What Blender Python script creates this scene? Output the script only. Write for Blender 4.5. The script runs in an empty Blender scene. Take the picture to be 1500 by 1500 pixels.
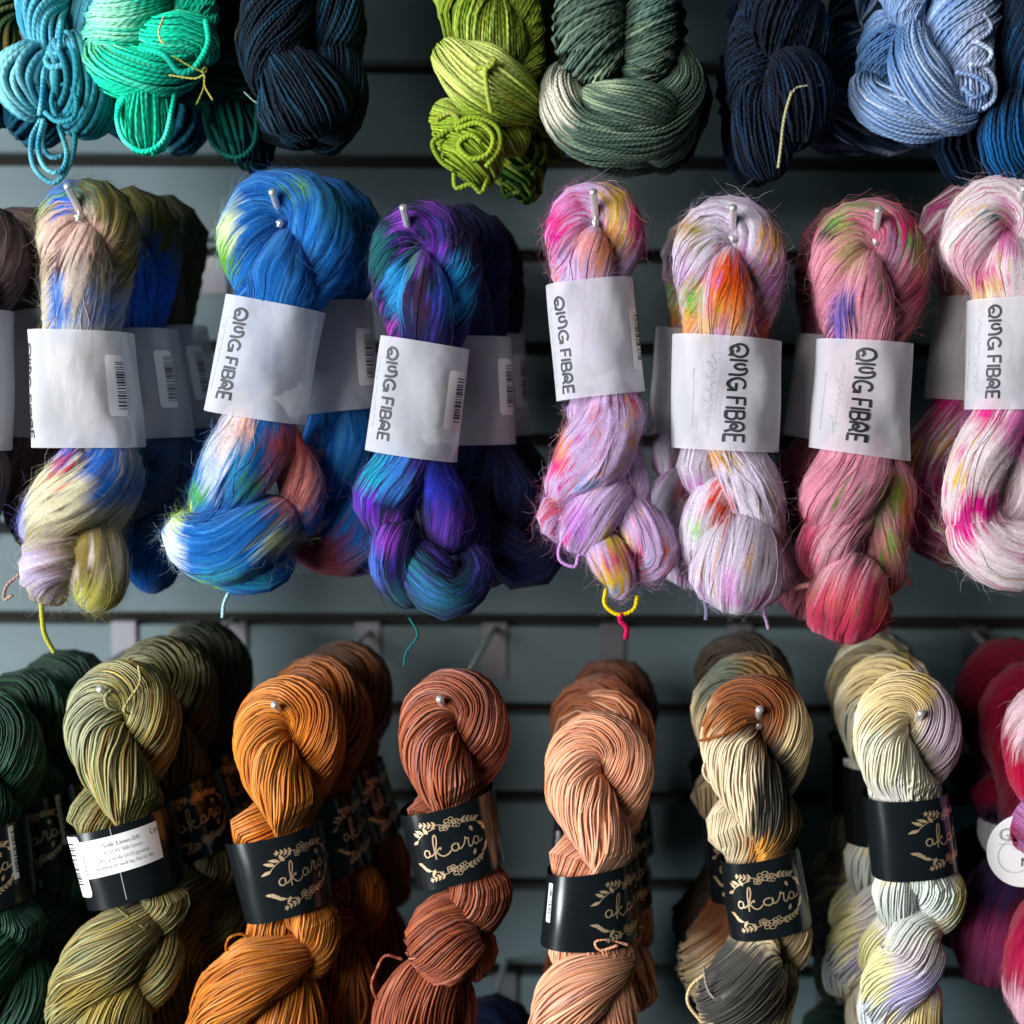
import bpy, math
import numpy as np
from mathutils import Vector, Matrix

# ------------------------------------------------------------------ camera, world, lights
RNG = np.random.default_rng(7)
DW, FPX, PITCH, ROLL = 1.05, 1835.0, math.atan((750-612)/1835.0), 0.006
CX, CY, CAMZ = 985.0, 750.0, 1.45
CAM = np.array([0.0, -DW, CAMZ])
_F = np.array([0, math.cos(PITCH), -math.sin(PITCH)])
_R0 = np.array([1.0, 0, 0]); _U0 = np.cross(_R0, _F)
_R = _R0*math.cos(ROLL)+_U0*math.sin(ROLL); _U = np.cross(_R, _F)

scene = bpy.context.scene
scene.render.engine = 'CYCLES'
col = scene.collection
cam_d = bpy.data.cameras.new('camera'); cam = bpy.data.objects.new('camera', cam_d); col.objects.link(cam)
cam_d.sensor_width = 36.0; cam_d.sensor_fit = 'HORIZONTAL'
cam_d.lens = 36.0*FPX/1500.0
cam_d.shift_x = -(CX-750)/1500.0
cam_d.clip_start = 0.01; cam_d.clip_end = 50
m3 = Matrix([[_R[i], _U[i], -_F[i]] for i in range(3)]).to_4x4()
m3.translation = Vector(CAM); cam.matrix_world = m3
cam_d.dof.use_dof = True; cam_d.dof.focus_distance = DW-0.245; cam_d.dof.aperture_fstop = 2.6
scene.camera = cam
scene.cycles.max_bounces = 6; scene.cycles.diffuse_bounces = 2; scene.cycles.transparent_max_bounces = 8

world = bpy.data.worlds.new('World'); scene.world = world; world.use_nodes = True
world.node_tree.nodes['Background'].inputs[0].default_value = (0.25, 0.72, 0.80, 1)
world.node_tree.nodes['Background'].inputs[1].default_value = 0.028

def area(name, loc, target, sx, sy, power, colr):
    l = bpy.data.lights.new(name, 'AREA'); l.shape = 'RECTANGLE'; l.size = sx; l.size_y = sy
    l.energy = power; l.color = colr
    o = bpy.data.objects.new(name, l); col.objects.link(o); o.location = loc
    o.rotation_euler = (Vector(target)-Vector(loc)).to_track_quat('-Z', 'Y').to_euler()
    return o
area('window_light', (-2.55, -1.7, 1.4), (-0.2, -0.1, 1.42), 0.6, 2.4, 138, (0.93, 0.98, 1.0))
area('front_fill', (-1.3, -2.2, 1.95), (-0.1, 0, 1.25), 1.0, 0.9, 38, (1.0, 0.97, 0.93))  # added soft fill from the front left, no visible lamp
vs = scene.view_settings
vs.view_transform = 'Standard'; vs.look = 'None'; vs.exposure = 0.12; vs.gamma = 1.0; vs.use_curve_mapping = False

# ------------------------------------------------------------------ helpers
def P(px, py, d):
    """point on the plane d metres in front of the wall that lies along the ray of a photo pixel"""
    r = _F + _R*((px-CX)/FPX) + _U*((CY-py)/FPX)
    t = (DW-d)/r[1]
    return CAM + r*t
def mpp(d): return (DW-d)/FPX
SAT = 1.13   # hand-dyed colours are strong
def lin(h):
    h = h.lstrip('#'); v = np.array([int(h[i:i+2], 16)/255 for i in (0, 2, 4)])
    v = np.where(v <= 0.04045, v/12.92, ((v+0.055)/1.055)**2.4)
    return np.clip(v.mean()+(v-v.mean())*SAT, 0.001, 1)

def mesh_obj(name, verts, faces, mat, parent=None, cols=None, uv=None, smooth=True, loc=None):
    """verts (N,3) world space; faces (M,k) array or list of arrays of the same width"""
    verts = np.asarray(verts, dtype=np.float64)
    groups = faces if isinstance(faces, list) else [faces]
    groups = [np.asarray(g, dtype=np.int32) for g in groups if len(g)]
    if loc is None: loc = np.array(parent['_loc']) if parent is not None else np.zeros(3)
    me = bpy.data.meshes.new(name)
    nl = sum(g.size for g in groups); nf = sum(len(g) for g in groups)
    me.vertices.add(len(verts)); me.vertices.foreach_set('co', (verts-loc).astype(np.float32).ravel())
    me.loops.add(nl); me.loops.foreach_set('vertex_index', np.concatenate([g.ravel() for g in groups]))
    me.polygons.add(nf)
    starts, tot, s = [], [], 0
    for g in groups:
        k = g.shape[1]; starts.append(s+np.arange(len(g))*k); tot.append(np.full(len(g), k)); s += g.size
    me.polygons.foreach_set('loop_start', np.concatenate(starts).astype(np.int32))
    me.polygons.foreach_set('use_smooth', np.full(nf, smooth))
    me.update(calc_edges=True)
    if cols is not None:
        a = me.color_attributes.new('Col', 'FLOAT_COLOR', 'POINT')
        c4 = np.ones((len(verts), 4), np.float32); c4[:, :3] = np.clip(cols, 0, 1)
        a.data.foreach_set('color', c4.ravel())
    if uv is not None:
        u = me.uv_layers.new(name='UVMap'); u.data.foreach_set('uv', np.asarray(uv, np.float32).ravel())
    me.validate(clean_customdata=False)
    if mat: me.materials.append(mat)
    o = bpy.data.objects.new(name, me); col.objects.link(o)
    if parent is not None: o.parent = parent
    else: o.location = loc
    return o

def thing(name, label, cat, loc, group=None):
    o = bpy.data.objects.new(name, None); col.objects.link(o); o.empty_display_size = 0.02
    o.location = loc; o['_loc'] = [float(x) for x in loc]
    o['label'] = label; o['category'] = cat
    if group: o['group'] = group
    return o

# ------------------------------------------------------------------ materials
def mat_new(name):
    m = bpy.data.materials.new(name); m.use_nodes = True
    return m, m.node_tree.nodes, m.node_tree.links, m.node_tree.nodes['Principled BSDF']
def mat_plain(name, c, rough=0.5, metal=0.0, noise=0.0, nscale=60, bump=0.0, bscale=300, spec=0.5):
    m, N, L, b = mat_new(name)
    c = tuple(c)
    b.inputs['Roughness'].default_value = rough; b.inputs['Metallic'].default_value = metal
    b.inputs['Specular IOR Level'].default_value = spec
    tc = N.new('ShaderNodeTexCoord')
    n = N.new('ShaderNodeTexNoise'); n.inputs['Scale'].default_value = nscale; n.inputs['Detail'].default_value = 4
    L.new(tc.outputs['Object'], n.inputs['Vector'])
    mx = N.new('ShaderNodeMix'); mx.data_type = 'RGBA'
    mx.inputs[6].default_value = tuple(x*(1-noise) for x in c)+(1,); mx.inputs[7].default_value = tuple(min(1, x*(1+noise)) for x in c)+(1,)
    L.new(n.outputs['Fac'], mx.inputs[0]); L.new(mx.outputs[2], b.inputs['Base Color'])
    if bump:
        n2 = N.new('ShaderNodeTexNoise'); n2.inputs['Scale'].default_value = bscale; n2.inputs['Detail'].default_value = 3
        L.new(tc.outputs['Object'], n2.inputs['Vector'])
        bp = N.new('ShaderNodeBump'); bp.inputs['Strength'].default_value = bump; bp.inputs['Distance'].default_value = 0.001
        L.new(n2.outputs['Fac'], bp.inputs['Height']); L.new(bp.outputs['Normal'], b.inputs['Normal'])
    return m
def mat_yarn(name, twist, bump, sheen, rough=0.62, transl=0.0, fine=1200):
    m, N, L, b = mat_new(name)
    at = N.new('ShaderNodeAttribute'); at.attribute_name = 'Col'
    L.new(at.outputs['Color'], b.inputs['Base Color'])
    b.inputs['Roughness'].default_value = rough; b.inputs['Specular IOR Level'].default_value = 0.3 if 'silk' in name else (0.12 if 'wool' in name else 0.03)
    b.inputs['Sheen Weight'].default_value = sheen; b.inputs['Sheen Roughness'].default_value = 0.5
    uv = N.new('ShaderNodeUVMap'); uv.uv_map = 'UVMap'
    sp = N.new('ShaderNodeSeparateXYZ'); L.new(uv.outputs['UV'], sp.inputs[0])
    a = N.new('ShaderNodeMath'); a.operation = 'MULTIPLY_ADD'; a.inputs[1].default_value = twist
    L.new(sp.outputs['Y'], a.inputs[0])
    a2 = N.new('ShaderNodeMath'); a2.operation = 'MULTIPLY'; a2.inputs[1].default_value = 2.0
    L.new(sp.outputs['X'], a2.inputs[0]); L.new(a2.outputs[0], a.inputs[2])
    s = N.new('ShaderNodeMath'); s.operation = 'MULTIPLY'; s.inputs[1].default_value = 2*math.pi
    L.new(a.outputs[0], s.inputs[0])
    si = N.new('ShaderNodeMath'); si.operation = 'SINE'; L.new(s.outputs[0], si.inputs[0])
    tc = N.new('ShaderNodeTexCoord'); n = N.new('ShaderNodeTexNoise'); n.inputs['Scale'].default_value = fine
    n.inputs['Detail'].default_value = 2
    L.new(tc.outputs['Object'], n.inputs['Vector'])
    ad = N.new('ShaderNodeMath'); ad.operation = 'MULTIPLY_ADD'; ad.inputs[1].default_value = 0.5
    L.new(si.outputs[0], ad.inputs[0]); L.new(n.outputs['Fac'], ad.inputs[2])
    bp = N.new('ShaderNodeBump'); bp.inputs['Strength'].default_value = bump; bp.inputs['Distance'].default_value = 0.0006
    L.new(ad.outputs[0], bp.inputs['Height']); L.new(bp.outputs['Normal'], b.inputs['Normal'])
    if 'mohair' in name:   # matted fibre grain
        n3 = N.new('ShaderNodeTexNoise'); n3.inputs['Scale'].default_value = 650; n3.inputs['Detail'].default_value = 5; n3.inputs['Roughness'].default_value = 0.7; n3.inputs['Distortion'].default_value = 1.5
        L.new(tc.outputs['Object'], n3.inputs['Vector'])
        mr = N.new('ShaderNodeMapRange'); mr.inputs[1].default_value = 0.3; mr.inputs[2].default_value = 0.7; mr.inputs[3].default_value = 0.62; mr.inputs[4].default_value = 1.22
        L.new(n3.outputs['Fac'], mr.inputs[0])
        mm = N.new('ShaderNodeMix'); mm.data_type = 'RGBA'; mm.blend_type = 'MULTIPLY'; mm.inputs[0].default_value = 1.0
        L.new(at.outputs['Color'], mm.inputs[6]); L.new(mr.outputs[0], mm.inputs[7]); L.new(mm.outputs[2], b.inputs['Base Color'])
        bp.inputs['Distance'].default_value = 0.0016; L.new(n3.outputs['Fac'], bp.inputs['Height'])
    if transl:
        t = N.new('ShaderNodeBsdfTranslucent'); L.new(at.outputs['Color'], t.inputs['Color'])
        mx = N.new('ShaderNodeMixShader'); mx.inputs[0].default_value = transl
        L.new(b.outputs[0], mx.inputs[1]); L.new(t.outputs[0], mx.inputs[2]); L.new(mx.outputs[0], N['Material Output'].inputs['Surface'])
    return m
M = {}
M['wool'] = mat_yarn('wool_yarn', 380, 0.5, 0.03, rough=0.7)
M['silk'] = mat_yarn('silk_linen_yarn', 700, 0.12, 0.10, rough=0.45)
M['mohair'] = mat_yarn('mohair_yarn', 0, 0.75, 0.10, rough=1.0)
m, N, L, b = mat_new('mohair_fuzz'); at = N.new('ShaderNodeAttribute'); at.attribute_name = 'Col'
L.new(at.outputs['Color'], b.inputs['Base Color']); b.inputs['Roughness'].default_value = 0.7
tl = N.new('ShaderNodeBsdfTranslucent'); L.new(at.outputs['Color'], tl.inputs['Color'])
mx = N.new('ShaderNodeMixShader'); mx.inputs[0].default_value = 0.45
L.new(b.outputs[0], mx.inputs[1]); L.new(tl.outputs[0], mx.inputs[2]); L.new(mx.outputs[0], N['Material Output'].inputs['Surface'])
M['fuzz'] = m
M['chrome'] = mat_plain('chrome', (0.80, 0.80, 0.80), 0.3, 0.7, 0.05)
M['zinc'] = mat_plain('zinc_plate', (0.20, 0.195, 0.22), 0.5, 0.7, 0.08)
M['groove'] = mat_plain('fibreboard_edge', (0.014, 0.011, 0.008), 0.9, 0, 0.3, 200)
M['black_paper'] = mat_plain('black_card', (0.006, 0.008, 0.010), 0.2, 0, 0.3, 300, 0.02, 900, 0.75)
M['white_paper'] = mat_plain('white_card', (0.80, 0.79, 0.80), 0.6, 0, 0.03)
M['dim_ink'] = mat_plain('grey_ink', (0.22, 0.22, 0.25), 0.7)
M['ink'] = mat_plain('black_ink', (0.012, 0.014, 0.02), 0.6)
M['pale_ink'] = mat_plain('thin_ink', (0.33, 0.34, 0.37), 0.7)
M['foil'] = mat_plain('copper_foil', (0.92, 0.60, 0.36), 0.42, 0.75, 0.25, 500)
M['cotton'] = mat_plain('cotton_string', (0.62, 0.58, 0.40), 0.8, 0, 0.2, 400)
# translucent vellum
m, N, L, b = mat_new('vellum_paper')
b.inputs['Base Color'].default_value = (0.74, 0.74, 0.80, 1); b.inputs['Roughness'].default_value = 0.75; b.inputs['Specular IOR Level'].default_value = 0.2
tr = N.new('ShaderNodeBsdfTranslucent'); tr.inputs['Color'].default_value = (0.8, 0.8, 0.82, 1)
tp = N.new('ShaderNodeBsdfTransparent'); tp.inputs['Color'].default_value = (0.95, 0.95, 0.95, 1)
m1 = N.new('ShaderNodeMixShader'); m1.inputs[0].default_value = 0.25
m2 = N.new('ShaderNodeMixShader'); m2.inputs[0].default_value = 0.36
L.new(b.outputs[0], m1.inputs[1]); L.new(tr.outputs[0], m1.inputs[2]); L.new(m1.outputs[0], m2.inputs[1]); L.new(tp.outputs[0], m2.inputs[2])
L.new(m2.outputs[0], N['Material Output'].inputs['Surface'])
tc = N.new('ShaderNodeTexCoord'); n2 = N.new('ShaderNodeTexNoise'); n2.inputs['Scale'].default_value = 35
L.new(tc.outputs['Object'], n2.inputs['Vector'])
bp = N.new('ShaderNodeBump'); bp.inputs['Strength'].default_value = 0.5; bp.inputs['Distance'].default_value = 0.006
L.new(n2.outputs['Fac'], bp.inputs['Height']); L.new(bp.outputs['Normal'], b.inputs['Normal'])
M['vellum'] = m
# slatwall laminate
m, N, L, b = mat_new('grey_laminate')
tc = N.new('ShaderNodeTexCoord'); n = N.new('ShaderNodeTexNoise'); n.inputs['Scale'].default_value = 9; n.inputs['Detail'].default_value = 6
L.new(tc.outputs['Object'], n.inputs['Vector'])
cr = N.new('ShaderNodeValToRGB'); cr.color_ramp.elements[0].color = (0.105, 0.155, 0.168, 1); cr.color_ramp.elements[1].color = (0.175, 0.23, 0.245, 1)
L.new(n.outputs['Fac'], cr.inputs[0]); L.new(cr.outputs[0], b.inputs['Base Color'])
b.inputs['Roughness'].default_value = 0.6; b.inputs['Specular IOR Level'].default_value = 0.25
n2 = N.new('ShaderNodeTexNoise'); n2.inputs['Scale'].default_value = 700; L.new(tc.outputs['Object'], n2.inputs['Vector'])
bp = N.new('ShaderNodeBump'); bp.inputs['Strength'].default_value = 0.15; bp.inputs['Distance'].default_value = 0.0005
L.new(n2.outputs['Fac'], bp.inputs['Height']); L.new(bp.outputs['Normal'], b.inputs['Normal'])
M['laminate'] = m

# ------------------------------------------------------------------ slat wall
def box_mesh(name, lo, hi, mat, parent, bevel=0.0):
    import bmesh
    lo = np.array(lo, float); hi = np.array(hi, float)
    bm = bmesh.new(); bmesh.ops.create_cube(bm, size=1.0)
    for v in bm.verts:
        v.co = Vector([(lo[i]+hi[i])/2+v.co[i]*(hi[i]-lo[i]) for i in range(3)])
    if bevel: bmesh.ops.bevel(bm, geom=bm.edges[:], offset=bevel, segments=2, affect='EDGES', clamp_overlap=True)
    base = Vector(parent['_loc']) if parent is not None else Vector((0, 0, 0))
    for v in bm.verts: v.co -= base
    me = bpy.data.meshes.new(name); bm.to_mesh(me); bm.free()
    me.materials.append(mat)
    o = bpy.data.objects.new(name, me); col.objects.link(o)
    if parent is not None: o.parent = parent
    return o
PIT, GR = 0.0762, 0.0112
z_groove = P(800, 645, 0)[2]
wall = bpy.data.objects.new('slat_wall', None); col.objects.link(wall); wall['_loc'] = [0.0, 0.0, 0.0]
wall['kind'] = 'structure'; wall['label'] = 'grey laminate slat wall with dark horizontal grooves behind the yarn'
for k in range(-8, 8):
    zc = z_groove + k*PIT
    box_mesh('slat', (-1.15, 0.0, zc+GR/2), (0.95, 0.016, zc+PIT-GR/2), M['laminate'], wall, 0.0009)
box_mesh('groove_backing', (-1.15, 0.0165, z_groove-8*PIT-0.03), (0.95, 0.024, z_groove+8*PIT+0.03), M['groove'], wall)

# ------------------------------------------------------------------ yarn bundles
def spline(pts, step):
    """Catmull-Rom through pts (K,D) resampled every `step` along the first three coords"""
    p = np.asarray(pts, float); K = len(p)
    if K == 2: p = np.vstack([p[0], p.mean(0), p[1]]); K = 3
    e = np.vstack([2*p[0]-p[1], p, 2*p[-1]-p[-2]])
    out = []
    for i in range(1, K):
        t = np.linspace(0, 1, 24, endpoint=False)[:, None]
        a, b_, c, d_ = e[i-1], e[i], e[i+1], e[i+2]
        out.append(0.5*((2*b_)+(-a+c)*t+(2*a-5*b_+4*c-d_)*t**2+(-a+3*b_-3*c+d_)*t**3))
    out.append(p[-1:]); q = np.vstack(out)
    s = np.r_[0, np.cumsum(np.linalg.norm(np.diff(q[:, :3], axis=0), axis=1))]
    n = max(8, int(s[-1]/step)); si = np.linspace(0, s[-1], n)
    return np.stack([np.interp(si, s, q[:, k]) for k in range(q.shape[1])], 1), si

def frames(c):
    T = np.gradient(c, axis=0); T /= np.linalg.norm(T, axis=1)[:, None]+1e-12
    Nn = np.zeros_like(T); v = np.array([0, -1.0, 0]); v = v-T[0]*v.dot(T[0])
    if np.linalg.norm(v) < 1e-3: v = np.array([1.0, 0, 0])-T[0]*T[0][0]
    Nn[0] = v/np.linalg.norm(v)
    for i in range(1, len(T)):
        v = Nn[i-1]-T[i]*Nn[i-1].dot(T[i]); Nn[i] = v/(np.linalg.norm(v)+1e-12)
    return T, Nn, np.cross(T, Nn)

def tube_faces(S, Mn, sides, base=0, uvlen=None):
    """S strands each Mn rings of `sides` verts -> quad faces and loop uvs"""
    s = np.arange(S)[:, None, None]; i = np.arange(Mn-1)[None, :, None]; k = np.arange(sides)[None, None, :]
    k2 = (k+1) % sides; o = base+s*Mn*sides
    f = np.stack([o+i*sides+k, o+i*sides+k2, o+(i+1)*sides+k2, o+(i+1)*sides+k], -1).reshape(-1, 4)
    u0 = (k/sides)+0*i+0*s; u1 = u0+1/sides
    v0 = uvlen[None, :-1, None]+0*k+s*0.37; v1 = uvlen[None, 1:, None]+0*k+s*0.37
    uv = np.stack([np.stack([u0, v0], -1), np.stack([u1, v0], -1), np.stack([u1, v1], -1), np.stack([u0, v1], -1)], -2).reshape(-1, 2)
    return f, uv

def wob(shape_s, s, amp, freqs, rng):
    """smooth random curves (S, M)"""
    out = np.zeros((shape_s, len(s)))
    for f in freqs:
        ph = rng.uniform(0, 2*np.pi, (shape_s, 1)); ff = f*rng.uniform(0.7, 1.3, (shape_s, 1))
        out += np.sin(ff*s[None, :]*2*np.pi+ph)*rng.normal(0, 1, (shape_s, 1))
    return out*amp/math.sqrt(len(freqs))

class Dye:
    def __init__(self, base, blobs=(), streaks=(), d=0.2, var=0.12, jit=9, scale=1.0, mot=0.0):
        self.mot = mot
        self.base = lin(base); self.var = var; self.d = d; self.jit = jit*mpp(d)
        self.streaks = [(lin(c), p) for c, p in streaks]
        self.blobs = []
        for b in blobs:
            x, y, rx, ry, c = b[:5]; soft = b[5] if len(b) > 5 else 0.5; rx, ry = rx*scale, ry*scale
            p = P(x, y, d); self.blobs.append((p[0], p[2], rx*mpp(d), ry*mpp(d), lin(c), soft))
    def __call__(self, pos, rng, inv=None):
        """pos (S,M,3) -> colours (S,M,3)"""
        S, Mn, _ = pos.shape
        X, Z = pos[..., 0], pos[..., 2]
        if inv is not None: X, Z = inv(X, Z)
        t = np.linspace(0, 1, Mn)
        jz = rng.normal(0, self.jit, (S, 1))+wob(S, t, self.jit*0.6, (6, 13, 24), rng)
        jx = rng.normal(0, self.jit*0.35, (S, 1))+wob(S, t, self.jit*0.35, (9, 17, 28), rng)
        if self.mot:
            jz = jz*0.45+rng.normal(0, self.jit*0.55, (S, Mn)); jx = jx*0.5+rng.normal(0, self.jit*0.4, (S, Mn))
        C = np.broadcast_to(self.base, (S, Mn, 3)).copy()
        for c, p in self.streaks:
            w = np.clip((wob(S, t, 1.0, (2.5, 6), rng)+rng.normal(0, .8, (S, 1))) - (1.6-3.0*p), 0, 1)[..., None]
            C = C*(1-w)+c*w
        for bx, bz, rx, rz, c, soft in self.blobs:
            d = np.sqrt(((X+jx-bx)/rx)**2+((Z+jz-bz)/rz)**2)
            w = np.clip((1+soft*0.5-d)/max(soft, .05), 0, 1); w = (w*w*(3-2*w))[..., None]
            C = C*(1-w)+c*w
        g = (1+rng.normal(0, self.var, (S, 1))+wob(S, t, self.var*0.5, (8, 20), rng))[..., None]
        if self.mot: g = g+rng.normal(0, self.mot, (S, Mn, 1))
        return np.clip(C*np.clip(g, 0.45, 1.6), 0, 1)

def strands_mesh(paths, rad, sides, step_len):
    """paths (S,M,3), rad (S,M) -> verts, faces, uv"""
    S, Mn, _ = paths.shape
    T = np.gradient(paths, axis=1); T /= np.linalg.norm(T, axis=2, keepdims=True)+1e-12
    ref = np.array([0.31, -0.9, 0.27]); A = np.cross(T, ref); A /= np.linalg.norm(A, axis=2, keepdims=True)+1e-12
    B = np.cross(T, A)
    k = np.arange(sides)*2*np.pi/sides
    v = paths[:, :, None, :]+rad[:, :, None, None]*(A[:, :, None, :]*np.cos(k)[None, None, :, None]+B[:, :, None, :]*np.sin(k)[None, None, :, None])
    f, uv = tube_faces(S, Mn, sides, 0, np.arange(Mn)*step_len)
    return v.reshape(-1, 3), f, uv

def xf(d, shift, rot, hole, sway):
    """world transform of a skein that hangs behind its neighbour: pushed back along the hook and turned about it"""
    h = P(*hole, d); a = math.radians(rot)
    def f(p):
        q = np.array(p, float); x, z = q[..., 0]-h[0], q[..., 2]-h[2]
        q[..., 0] = h[0]+x*math.cos(a)+z*math.sin(a)+sway
        q[..., 2] = h[2]-x*math.sin(a)+z*math.cos(a)
        q[..., 1] += shift; q[..., 2] += 0.09*shift
        return q
    def inv(X, Z):
        x, z = X-h[0]-sway, Z-h[2]-0.09*shift
        return h[0]+x*math.cos(a)-z*math.sin(a), h[2]+x*math.sin(a)+z*math.cos(a)
    return f, inv

KIND = dict(silk=dict(sd=1.5, sides=3, step=3.8, mat='silk', rn=0.04, an=1.2),
            wool=dict(sd=2.1, sides=4, step=6.0, mat='wool', rn=0.05, an=0.9),
            mohair=dict(sd=0.95, sides=3, step=6.5, mat='mohair', rn=0.014, an=5.0),
            bulky=dict(sd=4.2, sides=6, step=3.0, mat='wool', rn=0.05, an=0.9))

def bundle(part, pts, kind, dye, parent, d, helix=42, tf=None, inv=None, lod=1.0, rng=None, taper=True, jit=0, flat=0.86, fuzz=0, band=None):
    rng = rng or RNG; K = KIND[kind]
    q = []
    for x, y, dz, r in pts:
        dd = d+dz/1000.0
        q.append(np.r_[P(x+rng.normal(0, jit), y+rng.normal(0, jit), dd), r*mpp(d)])
    step = K['step']*0.001*((1.45 if kind == 'silk' else 1.6) if lod < 1 else 1)
    c, s = spline(q, step)
    re_ = np.median(c[:, 3])*np.array([0.04, 0.14, 0.32, 0.6]); re_ = re_[re_ < s[-1]*0.4]
    s2 = np.unique(np.round(np.r_[s, re_, s[-1]-re_], 5)); c = np.stack([np.interp(s2, s, c[:, k]) for k in range(4)], 1); s = s2
    cen, r = c[:, :3], c[:, 3]
    Mn = len(s); L_ = s[-1]
    if taper:
        e = np.minimum(s, L_-s)/ (0.9*np.median(r)); e = np.clip(e, 0, 1); r = r*(0.05+0.95*np.sqrt(1-(1-e)**2))
    T, N1, N2 = frames(cen)
    sd = K['sd']*0.001/ (lod if lod < 1 else 1)
    n = int(2*np.pi*np.quantile(r, 0.7)/(sd*(1.05 if kind == 'mohair' else 1.02)))
    # helix angle -> rotation per metre; keeps its sense along the whole bundle
    rs = np.maximum(r, 0.35*np.median(r))
    phi = np.r_[0, np.cumsum(math.tan(math.radians(helix))/rs[:-1]*np.diff(s))]
    th0 = np.arange(n)*2*np.pi/n
    th = th0[:, None]+phi[None, :]+wob(n, s, K['an']*2*np.pi/n*0.5, (7, 14, 25), rng)
    th = th+0.05*np.sin(3*th0[:, None]+s[None, :]*60)+0.03*np.sin(7*th0[:, None]-s[None, :]*110)
    if kind == 'mohair':
        g = np.floor(th0/(2*np.pi)*11)[:, None]; th = th+0.10*np.sin(g*2.4+s[None, :]*38+1)+0.07*np.sin(g*5.1-s[None, :]*75)
    lump = 1+0.035*np.sin(2*th0[:, None]+s[None, :]*45+1)+0.025*np.sin(5*th0[:, None]-s[None, :]*80)
    rr = r[None, :]*lump*(0.95+np.abs(wob(n, s, K['rn'], (6, 15), rng)))-0.4*sd
    off = rr[..., None]*(np.cos(th)[..., None]*N1[None]+np.sin(th)[..., None]*N2[None])
    off[..., 1] *= flat
    paths = cen[None]+off
    tfband = None
    if band:
        paths = band.squash(paths); ax = band.cb-band.ct; vv_ = ((paths-band.ct)@ax)/ax.dot(ax)
        tfband = lambda i, j: (vv_[i, j] < -0.06) | (vv_[i, j] > 1.06)
    if tf: paths = tf(paths)
    cols = dye(paths, rng, inv)
    fzp, fzc = paths, cols
    if kind == 'mohair':
        pick = rng.random(n) < 0.08; pick[0] = True; paths, cols = paths[pick], cols[pick]; n = int(pick.sum())
    sr = sd*(0.24 if kind == 'mohair' else 0.5)*(1+rng.normal(0, 0.10, (n, 1)))*np.ones((1, Mn))*(1+wob(n, s, 0.06, (40,), rng))
    sr = sr*np.clip(r/np.median(r), 0.55, 1.08)[None, :]
    v, f, uv = strands_mesh(paths, sr, K['sides'] if lod >= 1 else 3, step)
    cv = np.repeat(cols.reshape(-1, 3), K['sides'] if lod >= 1 else 3, axis=0)
    # filling strands inside, seen between the outer ones
    if kind == 'mohair':
        nc = 2*int(2*np.pi*np.quantile(r, 0.7)/(sd*2.0)); tc0 = np.arange(nc)*2*np.pi/nc
        ridge = np.where(np.arange(nc) % 2, -1, 1)[:, None]*sd*0.07*(1+wob(nc, s, 0.7, (7, 16), rng))
        rc = r[None, :]*(1+0.035*np.sin(2*tc0[:, None]+s[None, :]*45+1)+0.025*np.sin(5*tc0[:, None]-s[None, :]*80)+0.02*np.sin(9*tc0[:, None]+s[None, :]*70+2)+0.014*np.sin(16*tc0[:, None]-s[None, :]*120))*0.955+ridge-0.1*sd
        tc_ = tc0[:, None]+phi[None, :]+0.10*np.sin(3*tc0[:, None]+s[None, :]*38+1)+0.05*np.sin(7*tc0[:, None]-s[None, :]*75)+wob(nc, s, 0.35*2*np.pi/nc, (8, 17), rng)
    else:
        nc = 24; tc0 = np.arange(nc)*2*np.pi/nc
        rc = r[None, :]*(1+0.035*np.sin(2*tc0[:, None]+s[None, :]*45+1)+0.025*np.sin(5*tc0[:, None]-s[None, :]*80))*0.95-0.95*sd; tc_ = tc0[:, None]+phi[None, :]
    offc = np.maximum(rc, 0.0004)[..., None]*(np.cos(tc_)[..., None]*N1[None]+np.sin(tc_)[..., None]*N2[None]); offc[..., 1] *= flat
    pc = (cen[None]+offc)
    if band: pc = cen[None]+(band.squash(pc)-cen[None])*0.97
    if tf: pc = tf(pc)
    cc = dye(pc, rng, inv)
    vc = pc.transpose(1, 0, 2).reshape(-1, 3); fc, uvc = tube_faces(1, Mn, nc, len(v), s)
    cap0 = np.arange(nc)[None]+len(v); cap1 = (np.arange(nc)[::-1]+(Mn-1)*nc)[None]+len(v)
    V = np.vstack([v, vc]); C = np.vstack([cv, cc.transpose(1, 0, 2).reshape(-1, 3)])
    fall = [np.vstack([f, fc]), np.vstack([cap0, cap1])]
    UV = np.vstack([uv, uvc, np.zeros((2*nc, 2))])
    o = mesh_obj(part, V, fall, M[K['mat']], parent, C, UV)
    o['kind'] = 'stuff'
    if fuzz:
        add_fuzz(o, parent, fzp, fzc, tf(cen) if tf else cen, fuzz, rng, tfband)
    return o

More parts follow.
